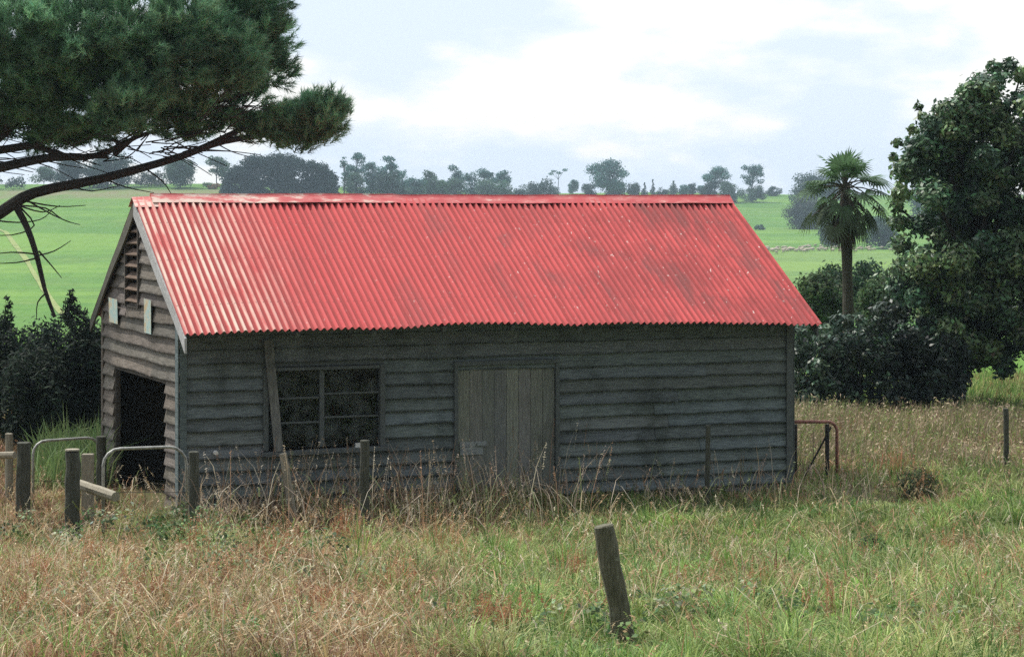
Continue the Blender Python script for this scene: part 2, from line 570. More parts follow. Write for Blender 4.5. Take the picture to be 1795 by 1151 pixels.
# inner lining and studs so that the walls have a thickness and the room is dark
mb = MB()
for k in range(9):
    s = .03 + k * (LG - .15) / 8
    if not (dx0 - .1 < s < dx1 + .05 or wx0 - .1 < s < wx1 + .05):
        mb.box((s, .004, -.1), (s + .09, .09, 2.56))
    mb.box((s, W - .09, -.1), (s + .09, W - .004, 2.56))
mb.box((.0, .006, 2.5), (LG, .09, 2.58)); mb.box((.0, W - .09, 2.5), (LG, W - .006, 2.58))
mb.box((.1, .1, -.08), (LG - .1, W - .1, -.02))
for s in (.006, LG - .096):
    for t in (.1, lx0 - .14, lx1 + .02, W - .2):
        if s < 1 and gx0 < t < gx1: mb.box((s, t, gz1 + .1), (s + .09, t + .09, 2.5))
        else: mb.box((s, t, -.1), (s + .09, t + .09, 2.5))
mb.build('inner_framing', M['inside'], shed)
mb = MB()                                     # ceiling lining boards over the far half, partition at mid length
mb.box((3.6, .1, -.05), (3.63, W - .1, 2.55))
mb.box((.1, W - .12, -.05), (LG - .1, W - .095, 2.5)); mb.box((.1, .1, 2.5), (LG - .1, W - .1, 2.52))
mb.build('partition', M['inside'], shed)
mb = MB(); mb.bar((1.3, .5, 1.72), (1.3, 2.6, 1.72), .04, .09)
tag(mb.build('crossbar', M['post_pale'], shed), 'pale bar across the dark doorway')


def corr_roof(name, rear=False):
    p = .092; n = int((LG + GL + GR) / p * 8)
    s = np.linspace(-GL, LG + GR, n + 1)
    rows = 14
    V = []
    for j in range(rows + 1):
        k = j / rows
        for x in s:
            edge = .012 * math.sin(math.floor((x + GL) / .76) * 2.4) if j == rows else 0
            t = W / 2 - k * (W / 2 + OE + edge)
            zz = rz_(x, t) + .045 + .004 * math.sin(x * 5.1 + k * 3)
            a = .021 * math.sin(2 * math.pi * x / p)
            tt = W - t if rear else t
            if rear: zz -= sag(x) * k
            ny = (1 if rear else -1) * math.sin(math.atan(SL)); nz = math.cos(math.atan(SL))
            V.append((x, tt + ny * a, zz + nz * a))
    m = n + 1
    ii = np.arange(rows * m).reshape(rows, m)[:, :-1].ravel()
    qf = np.stack([ii, ii + m, ii + m + 1, ii + 1], 1)
    if rear: qf = qf[:, ::-1]
    o = np_mesh(name, V, [qf], M['roof'], shed, smooth=True)
    md = o.modifiers.new('thickness', 'SOLIDIFY'); md.thickness = .004; md.offset = -1
    es = o.modifiers.new('crisp_edges', 'EDGE_SPLIT'); es.split_angle = math.radians(66)
    return o


corr_roof('roof_sheeting')
corr_roof('roof_sheeting', True)

# ridge capping: two aprons and a roll
mb = MB()
N = 70
ss = np.linspace(.12, LG + GR + .01, N)
prof = [(-.15, -.15 * SL + .062), (-.05, -.05 * SL + .076), (-.026, .068), (-.014, .088), (.014, .088), (.026, .068), (.05, -.05 * SL + .076), (.15, -.15 * SL + .062)]
vs, fs = [], []
for i, s in enumerate(ss):
    jog = (.012 if s < 3.6 else 0) + .003 * math.sin(s * 3.3) + .002 * math.sin(s * 11)
    for k, (dy, dz) in enumerate(prof):
        w = .004 * math.sin(s * 3 + k) if k in (0, 7) else 0
        vs.append((s, W / 2 + dy + w, Z_RIDGE + dz + jog + .008))
P = len(prof)
for i in range(N - 1):
    for k in range(P - 1):
        fs.append((i * P + k, (i + 1) * P + k, (i + 1) * P + k + 1, i * P + k + 1))
mb.add(vs, fs)
mb.add([(-.13, W / 2 - .2, Z_RIDGE + .055 - .2 * SL), (.2, W / 2 - .2, Z_RIDGE + .06 - .2 * SL), (.2, W / 2, Z_RIDGE + .07), (-.13, W / 2, Z_RIDGE + .06),
        (.2, W / 2 + .2, Z_RIDGE + .06 - .2 * SL), (-.13, W / 2 + .2, Z_RIDGE + .055 - .2 * SL)], [(0, 1, 2, 3), (3, 2, 4, 5)])
o = mb.build('ridge_capping', M['cap'], shed)
md = o.modifiers.new('thickness', 'SOLIDIFY'); md.thickness = .003


def barge(mat, rear, sx, ext, lab=None, w=.17):
    mb = MB()
    rows = 10
    vs, fs = [], []
    for j in range(rows + 1):
        k = j / rows
        t = W / 2 - k * (W / 2 + OE + ext)
        zt = Z_RIDGE - (W / 2 - t) * SL + .006 + (sag(sx) * k if not rear else 0)
        tt = W - t if rear else t
        wv = .006 * math.sin(k * 9)
        ww = w + .02 * math.sin(k * 5 + 1)
        for (dx, dz) in ((-.014, 0), (.014, 0), (.014, -ww), (-.014, -ww)):
            vs.append((sx + dx + wv - .02 * (sx < 0), tt, zt + dz))
    for j in range(rows):
        a = j * 4; b = a + 4
        for k in range(4):
            f = (a + k, a + (k + 1) % 4, b + (k + 1) % 4, b + k)
            fs.append(f)
    fs += [(3, 2, 1, 0), tuple(rows * 4 + k for k in range(4))]
    mb.add(vs, fs)
    o = mb.build('barge_board', mat, shed)
    if lab: o['label'] = lab
    return o


barge(M['barge_pale'], False, -.075, .012, 'flaking white barge board', .19)
barge(M['barge_dark'], True, -.075, .02, 'dark brown barge board')
barge(M['trim_wood'], False, LG + GR - .04, -.03)
barge(M['trim_wood'], True, LG + GR - .04, -.03)

# rafter tails under the front eave
for s in (.35, 1.35, 2.35, 3.3, 4.25, 5.2, 6.15, 7.1, 8.05):
    mb = MB()
    a = (s, .05, rz_(s, .05) - .06); b = (s, -OE + .06, rz_(s, -OE + .06) - .06)
    mb.bar(a, b, .05, .085)
    mb.build('rafter_tail', M['trim_wood'], shed)
mb = MB()
for k in range(10):
    s = .12 + k * .92
    mb.bar((s, .1, rz_(s, .1) - .065), (s, W / 2 - .03, rz_(s, W / 2 - .03) - .065), .05, .09)
    mb.bar((s, W - .1, rz_(s, W - .1) - .065), (s, W / 2 + .03, rz_(s, W / 2 + .03) - .065), .05, .09)
mb.build('rafters', M['inside'], shed)

# corner boards
mb = MB(); mb.col = (.75, .8, .8)
mb.box((-.05, -.078, -.1), (.035, -.06, 2.58)); mb.box((-.076, -.074, -.1), (-.06, .065, 2.56))
mb.build('corner_board', M['front_wood'], shed)
mb = MB(); mb.box((LG - .05, -.08, -.1), (LG + .05, -.066, 2.56)); mb.box((LG + .064, -.064, -.1), (LG + .08, .06, 2.56))
mb.build('corner_board', M['trim_wood'], shed)
mb = MB(); mb.col = (.9, .85, .8); mb.box((-.05, W - .05, -.1), (-.03, W + .05, 2.56)); mb.build('corner_board', M['gable_wood'], shed)

# doorway trim on the gable
mb = MB(); mb.col = (.6, .6, .6)
mb.box((-.012, gx0 - .0, -.1), (.05, gx0 + .035, gz1)); mb.box((-.012, gx1 - .035, -.1), (.05, gx1, gz1)); mb.box((-.014, gx0, gz1 + .003), (.05, gx1, gz1 + .05))
mb.build('doorway_frame', M['gable_wood'], shed)

# louvre vent high in the gable
vent = MB(); vent.col = (.7, .7, .7)
vent.box((-.07, lx0 - .035, lz0 - .03), (.05, lx0 - .003, lz1 + .0)); vent.box((-.07, lx1 + .003, lz0 - .03), (.05, lx1 + .035, lz1 - .12)); vent.box((-.05, lx0 - .003, lz0 - .03), (.05, lx1 + .003, lz0 - .005))
vo = vent.build('louvre_vent', M['gable_wood'], shed)
vent = MB()
nsl = 7
for k in range(nsl):
    z = lz0 + .03 + k * (lz1 - lz0) / nsl
    vent.col = (.8, .66, .58)
    vent.bar((-.02, lx0, z + .055), (-.02, lx1, z + .055), .022, .125, (-.75, 0, -.66))
vent.build('slats', M['gable_wood'], vo)

# tin patches
for (x0, x1, y0, y1, ln) in ((200, 215, 521, 568, 0), (262, 274, 523, 586, .02)):
    a, zb = gab(x1, y1); b, zt = gab(x0, y0)
    mb = MB()
    mb.add([(-.07, a, zb), (-.07, b, zb + .01), (-.078, b - ln, zt), (-.078, a - ln, zt - .01), (-.066, a, zb), (-.066, b, zb + .01), (-.074, b - ln, zt), (-.074, a - ln, zt - .01)],
           [(0, 1, 2, 3), (7, 6, 5, 4), (0, 4, 5, 1), (1, 5, 6, 2), (2, 6, 7, 3), (3, 7, 4, 0)])
    mb.build('tin_patch', M['plate'], shed)

# window
wm = (front(559, 700)[0], front(567, 700)[0])
wf = MB()
for s0, s1 in ((wx0 - .03, wx0 + .035), (wx1 - .035, wx1 + .03)):
    wf.box((s0, -.078, wz0 - .04), (s1, .03, wz1 + .045))
wf.box((wx0 + .035, -.074, wz1), (wx1 - .035, .03, wz1 + .04)); wf.box((wx0 - .03, -.03, wz1 + .048), (wx1 + .03, .03, wz1 + .16))
win = wf.build('window_frame', M['trim_wood'], shed)
wf = MB(); wf.box((wm[0], -.035, wz0 - .02), (wm[1], .02, wz1)); wf.build('mullion', M['trim_wood'], win)
wb = MB()
for (yl, yr) in ((697, 694), (740, 736)):
    z = front(520, yl)[1]; wb.box((wx0 + .035, -.03, z - .012), (wm[0] - .002, .0, z + .012))
for (yl, yr) in ((688, 686), (729, 727)):
    z = front(615, yl)[1]; wb.box((wm[1] + .002, -.03, z - .011), (wx1 - .035, .0, z + .011))
wb.build('glazing_bars', M['trim_wood'], win)
wp = MB(); wp.box((wx0 + .03, .004, wz0 - .02), (wm[0], .008, wz1)); wp.build('pane', M['glass'], win)
wp = MB(); wp.box((wm[1], .004, wz0 - .02), (wx1 - .03, .008, wz1)); wp.build('pane', M['glass'], win)
wf = MB(); wf.bar((wx0 - .06, -.055, wz0 - .085), (wx1 + .06, -.055, wz0 - .07), .16, .055); wf.build('sill', M['trim_wood'], win, bevel=.006)

# door of vertical boards with a zinc hasp
jm = MB(); jm.box((dx0 - .055, -.08, -.1), (dx0 - .005, .05, dz1 + .03)); jm.box((dx1 + .005, -.08, -.1), (dx1 + .055, .05, dz1 + .03)); jm.box((dx0 - .06, -.092, dz1 + .033), (dx1 + .06, .03, dz1 + .085))
dfr = jm.build('door_frame', M['trim_wood'], shed)
dm = MB(); nb = 8
for k in range(nb):
    a = dx0 + (dx1 - dx0) * k / nb; b = dx0 + (dx1 - dx0) * (k + 1) / nb
    tt = random.uniform(.75, 1.15); dm.col = (tt, tt * random.uniform(.95, 1.02), tt * random.uniform(.9, 1.05))
    o_ = random.uniform(0, .006)
    dm.box((a + .003, -.038 - o_, -.06 + random.uniform(0, .04)), (b - .003, -.012, dz1 - random.uniform(.0, .02)))
dm.col = (.6, .6, .6)
for z in (.3, 1.5): dm.box((dx0 + .02, -.011, z), (dx1 - .02, .012, z + .12))
door = dm.build('door', M['door_wood'], shed)
hs, hz = front(803, 778); he = front(850, 776)[0]
hm = MB(); hm.box((hs, -.058, hz - .035), (he, -.046, hz + .03)); hm.box((he - .14, -.078, hz - .02), (he - .05, -.059, hz + .012)); hm.box((hs + .005, -.0575, hz - .14), (he - .05, -.0465, hz - .04))
hm.build('hasp', M['hasp'], door)

# white china insulator on the boards
a = front(375, 792)
mb = MB(); mb.tube([(a[0], -.04, a[1]), (a[0], -.085, a[1]), (a[0], -.09, a[1]), (a[0], -.12, a[1])], [.025, .03, .018, .026], 12)
mb.build('insulator', M['white'], shed, smooth=False)


def shed_pt(s, t, z):
    return (XL + s * ct - t * st, DL + s * st + t * ct, z)


# a plank leaning on the wall beside the window, a block on the sill
a = front(466, 598); b = front(484, 790)
mb = MB()
p0 = shed_pt(b[0], -.34, b[1] - .75); p1 = shed_pt(a[0] + .0, -.11, a[1] + .02)
mb.bar(shed_pt(front(484, 777)[0], -.118, wz0 - .045), p1, .115, .022, (st, -ct, 0.1))
o = mb.build('leaning_plank', M['plank'])
tag(o, 'pale narrow plank leaning upright across the left edge of the window', 'plank')
a = front(624, 768)
mb = MB(); mb.box((-.035, -.02, 0), (.035, .02, .05)); mb.box((-.03, -.016, .05), (.03, .016, .056))
o = mb.build('white_block', M['white']); o.location = shed_pt(a[0], -.075, wz0 - .044); o.rotation_euler = (0, 0, TH)
tag(o, 'small white block standing on the window sill', 'block')

# ------------------------------------------------------------------ posts, rails and gates
POSTS = 'old fence posts around the shed'


def post(name, px0, py0, px1, py1, D, wpx, mat, label, square=False, cat='post', group=None, dD=0.0, n=9):
    """a post whose top is at (px0, py0) and whose foot leaves the grass near (px1, py1)"""
    T = Vector(at(px0, py0, D + dD)); B = Vector(at(px1, py1, D))
    zg = gz(B.x, B.y)
    d = (B - T)
    k = (T.z - zg + .12) / max(.05, (T.z - B.z))
    B = T + d * k
    r = wpx / F * D / 2
    mb = MB()
    if square:
        mb.bar(B - T * 0, T, r * 2, r * 1.6, (0, 1, 0))
    else:
        K = 7
        pts = [B.lerp(T, i / K) + Vector((random.uniform(-.06, .06) * r * 2, 0, 0)) for i in range(K + 1)]
        rad = [r * (1.08 - .12 * i / K) * random.uniform(.96, 1.04) for i in range(K + 1)]
        pts.append(pts[-1] + (T - B).normalized() * r * .12); rad.append(r * .8)
        mb.tube(pts, rad, n, rough=.07)
    mb.v = [(x - B.x, y - B.y, z - B.z) for x, y, z in mb.v]
    o = mb.build(name, mat, loc=tuple(B), bevel=.008 if square else 0)
    return tag(o, label, cat, group)


post('fence_post', 1057, 922, 1099, 1140, 16.0, 38, M['post_fore'], 'thick weathered post leaning to the left in the foreground grass', n=12)
post('fence_post', 41, 776, 41, 900, 28, 25, M['post_dark'], 'stout dark post on the left side of the wider far pipe gate', group=POSTS)
pp = post('fence_post', 127, 792, 127, 905, 26.5, 26, M['post_dark'], 'dark round post with a pale sawn top beside the fallen rail', group=POSTS)
mb = MB(); mb.tube([(0, 0, 0), (0, 0, .016)], [.088, .082], 10)
zt = Vector(at(127, 790, 26.5)) - Vector(pp.location)
mb.build('sawn_top', M['rail_pale'], pp, loc=(zt.x, zt.y, zt.z + .006))
post('fence_post', 178, 765, 178, 872, 30, 18, M['post_dark'], 'dark post standing at the far corner of the gable between the two pipe gates', group=POSTS)
post('fence_post', 340, 792, 340, 900, 27, 19, M['post_dark'], 'greenish dark post at the near corner of the shed beside the pipe gate', group=POSTS)
post('fence_post', 16, 760, 16, 870, 30, 14, M['post_pale'], 'thin pale post at the left edge behind the stout dark one', group=POSTS)
post('fence_post', 154, 795, 154, 900, 28.2, 20, M['post_pale'], 'flat pale brown post between the dark sawn post and the gable', True, group=POSTS)
post('fence_post', 497, 795, 513, 900, 28, 14, M['post_pale'], 'pale crooked post tilting below the window sill', group=POSTS)
post('fence_post', 640, 772, 638, 960, 27.6, 17, M['post_dark'], 'dark upright post below the right end of the window sill', group=POSTS)
post('fence_post', 1241, 745, 1240, 862, 30.3, 9, M['post_dark'], 'thin dark post in front of the boards right of the door', group=POSTS)
post('fence_post', 1763, 716, 1764, 815, 33.8, 10, M['post_dark'], 'thin grey post alone in the brown grass on the far right', group=POSTS)

mb = MB()
A, B = Vector(at(138, 848, 26.9)), Vector(at(203, 870, 26.2))
mb.tube([A.lerp(B, k / 5) for k in range(6)], [.058, .062, .06, .064, .06, .055], 9, rough=.06)
tag(mb.build('fallen_rail', M['rail_pale']), 'pale round rail sloping down from the dark sawn post', 'rail')
mb = MB()
A, B = Vector(at(-60, 800, 28.6)), Vector(at(26, 797, 28.3))
mb.tube([A.lerp(B, k / 4) for k in range(5)], .045, 9, rough=.05)
tag(mb.build('fence_rail', M['rail_pale']), 'pale level rail running off the left edge between posts', 'rail')


def arc_path(x0, x1, ytl, ytr, yb, D0, D1, rpx, left=True, right=True):
    """gate pipe outline: up, round the corner, along the top, round, down"""
    def P(x, y):
        k = (x - x0) / (x1 - x0); return at(x, y, D0 + (D1 - D0) * k)
    pts = []
    if left:
        pts += [P(x0, yb), P(x0, ytl + rpx)]
        for a in (22, 45, 68): pts.append(P(x0 + rpx * (1 - math.cos(math.radians(a))), ytl + rpx * (1 - math.sin(math.radians(a)))))
        pts.append(P(x0 + rpx, ytl))
    else: pts.append(P(x0, ytl))
    if right:
        pts.append(P(x1 - rpx, ytr))
        for a in (68, 45, 22): pts.append(P(x1 - rpx * (1 - math.cos(math.radians(a))), ytr + rpx * (1 - math.sin(math.radians(a)))))
        pts += [P(x1, ytr + rpx), P(x1, yb)]
    else: pts.append(P(x1, ytr))
    return pts


def gate(label, mat, path, rad, wires, wmat, lower=None):
    b = Vector(path[0]); root = empty('pipe_gate', (b.x, b.y, gz(b.x, b.y))); o_ = Vector(root.location)
    tag(root, label, 'gate')
    mb = MB(); mb.tube([Vector(p) - o_ for p in path], rad, 8); mb.build('pipe_frame', mat, root, smooth=True)
    mb = MB()
    for p, q_ in wires: mb.tube([Vector(p) - o_, Vector(q_) - o_], .0035, 5)
    mb.build('wire_mesh', wmat, root)
    return root, o_


def gw(x0, x1, y0, y1, D0, D1, nv, nh):
    P = lambda x, y: at(x, y, D0 + (D1 - D0) * (x - x0) / (x1 - x0))
    return [(P(x0 + (x1 - x0) * k / nv, y0 + 4), P(x0 + (x1 - x0) * k / nv, y1)) for k in range(1, nv)] + [(P(x0, y0 + (y1 - y0) * k / nh), P(x1, y0 + (y1 - y0) * k / nh)) for k in range(1, nh + 1)]


gate('grey pipe gate with round corners standing in front of the dark gable doorway', M['galv'], arc_path(181, 327, 786, 783, 935, 26.6, 27.2, 30), .018,
     gw(181, 327, 800, 925, 26.6, 27.2, 2, 2), M['darksteel'])
gate('grey pipe gate with round corners farther left, beside the stout dark post', M['galv'], arc_path(58, 177, 772, 767, 905, 29.6, 30.2, 24), .018,
     gw(58, 177, 785, 900, 29.6, 30.2, 2, 2), M['darksteel'])
root, o_ = gate('rusty red pipe gate with a diagonal brace at the right end of the shed', M['rust'], arc_path(1384, 1467, 739, 739, 865, 32.6, 33.0, 16, left=False), .024,
                [(at(1450, 742, 32.8), at(1386, 800, 32.6))][:0] + gw(1386, 1465, 750, 860, 32.62, 33.0, 2, 1), M['darksteel'])
for x in (1394, 1450):
    mb = MB(); T = Vector(at(x, 743, 32.7)) - o_; mb.tube([(T.x, T.y, -.1), T], .03, 8, rough=.05); mb.build('upright', M['darksteel'], root)
mb = MB(); mb.tube([Vector(at(1457, 748, 32.85)) - o_, Vector(at(1402, 850, 32.75)) - o_], .014, 6); mb.build('brace', M['darksteel'], root)


# ------------------------------------------------------------------ leaves, crowns, trees
def rand_dirs(n):
    v = RNG.normal(size=(n, 3)); return v / np.linalg.norm(v, axis=1, keepdims=True)


def leaf_quads(C, Nrm, size, aspect=.55, jitter=.7, rhomb=True):
    """one pointed leaf at every centre, roughly facing Nrm"""
    n = len(C)
    nn = Nrm + jitter * RNG.normal(size=(n, 3)); nn /= np.linalg.norm(nn, axis=1, keepdims=True)
    r = rand_dirs(n); a = np.cross(nn, r); a /= np.linalg.norm(a, axis=1, keepdims=True) + 1e-9
    b = np.cross(nn, a)
    s = (size * RNG.uniform(.65, 1.3, n))[:, None]
    V = np.stack([C - a * s * .5, C + b * s * aspect * .5 + a * s * .05, C + a * s * .5, C - b * s * aspect * .5 + a * s * .05], 1).reshape(-1, 3)
    q_ = np.arange(n * 4).reshape(n, 4)
    return V, q_


def leaf_cols(n, base, var=.3, hue=.12, k=4):
    b = np.array(base)
    c = b[None] * RNG.uniform(1 - var, 1 + var, (n, 1)) * (1 + hue * RNG.normal(size=(n, 3)))
    return np.repeat(np.clip(c, .003, 1), k, 0)


def clump_leaves(clumps, per_area, size, base, flat=.75, var=.3, up=.35, minn=20, bases=None, aspect=.55):
    VV, QQ, CC = [], [], []; off = 0
    for ci, (x, y, z, r) in enumerate(clumps):
        n = max(minn, int(per_area * r * r))
        d = rand_dirs(n); rr = r * RNG.uniform(.35, 1.0, (n, 1)) ** .55 * (1 + .18 * RNG.normal(size=(n, 1)))
        P = d * rr; P[:, 2] *= flat
        nr = d + np.array([0, 0, up])
        V, q_ = leaf_quads(P + np.array([x, y, z]), nr, size, aspect)
        b = np.array(base if bases is None else bases[RNG.integers(len(bases))]) * RNG.uniform(.8, 1.22)
        VV.append(V); QQ.append(q_ + off); CC.append(leaf_cols(n, b, var)); off += len(V)
    return np.concatenate(VV), np.concatenate(QQ), np.concatenate(CC)


def make_tree(name, label, cat, loc, h, w, kind, base, leaf, seed_clumps=None, group=None, mat=None, dens=26.0, lean=0.0, trunk_show=.3, bases=None, depth=None):
    """root empty > trunk, crown ; kind chooses how the clumps are laid out in a w x h box"""
    root = empty(name, loc); tag(root, label, cat, group)
    cl = []
    dp = depth or w
    if kind == 'gum':
        k = random.randint(13, 17)
        for i in range(k):
            f = random.uniform(trunk_show + .08, .95); sp = (1 - abs(f - .62) * 1.2)
            cl.append((lean * h * f + random.uniform(-.5, .5) * w * sp * .8, random.uniform(-.35, .35) * dp * sp, h * f, random.uniform(.17, .29) * w))
        cl.append((lean * h, 0, h * .9, .22 * w))
    elif kind == 'tuft':
        for i in range(4): cl.append((lean * h + random.uniform(-.4, .4) * w, random.uniform(-.3, .3) * dp, h * random.uniform(.78, .98), .17 * w))
    elif kind in ('round', 'bush'):
        k = 40 if kind == 'round' else 30
        for i in range(k):
            a = random.uniform(0, 2 * math.pi); f = random.random()
            zc = h * (.14 + .74 * f); rad = math.sqrt(max(.05, 1 - ((zc / h - .45) / .56) ** 2))
            q_ = math.sqrt(random.uniform(.1, 1)) * .78
            cl.append((math.cos(a) * q_ * rad * w * .5 + lean * zc, math.sin(a) * q_ * rad * dp * .5, zc, random.uniform(.16, .26) * min(w, h * 1.2)))
    elif kind == 'conifer':
        for i in range(16):
            f = (i + .5) / 16; rad = (1 - f) * .42 + .03; a = random.uniform(0, 6.28)
            cl.append((math.cos(a) * rad * w * .5, math.sin(a) * rad * dp * .5, h * (.06 + .9 * f), max(.07, (1 - f) * .34) * w))
    elif kind == 'hedge':
        for i in range(330):
            u = random.uniform(-1, 1); f = random.random() ** .7
            top = h * (1.03 - .36 * (u - .0) ** 2 - .14 * abs(u) ** 5) * (1.0 + .04 * math.sin(u * 9))
            cl.append((u * w * .47, random.uniform(-.4, .4) * dp, max(.1 * h, top * f - .1 * h), random.uniform(.12, .17) * h))
    if seed_clumps: cl = seed_clumps
    flat = {'gum': .6, 'tuft': .45, 'conifer': 1.0}.get(kind, .85)
    V, Q, C = clump_leaves(cl, dens / (leaf * leaf), leaf, base, flat, .32, bases=bases)
    # trunk and limbs
    mb = MB(); tr = max(.02 * h, .03)
    topz = h * (.8 if kind in ('gum', 'tuft', 'conifer', 'round') else .5)
    mb.tube([(0, 0, -.3), (lean * h * .2, 0, h * .3), (lean * h * .6 + .02 * w, 0, h * .6), (lean * h * .8, 0, topz)], [tr, tr * .8, tr * .55, tr * .2], 7)
    for (x, y, z, r) in cl[:10]:
        z0 = min(z * .6, h * .5) if kind != 'tuft' else h * .6
        mb.tube([(lean * z0, 0, z0), ((x + lean * z0) * .5, y * .5, (z0 + z) * .5 + .02 * h), (x, y, z)], [tr * .45, tr * .3, tr * .12], 5)
    mb.build('trunk', M['bark'], root)
    np_mesh('crown', V, [Q], mat or M['leaf'], root, C)
    return root


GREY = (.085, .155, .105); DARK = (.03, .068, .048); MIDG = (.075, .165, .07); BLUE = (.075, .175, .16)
SKY = 'trees along the far skyline'
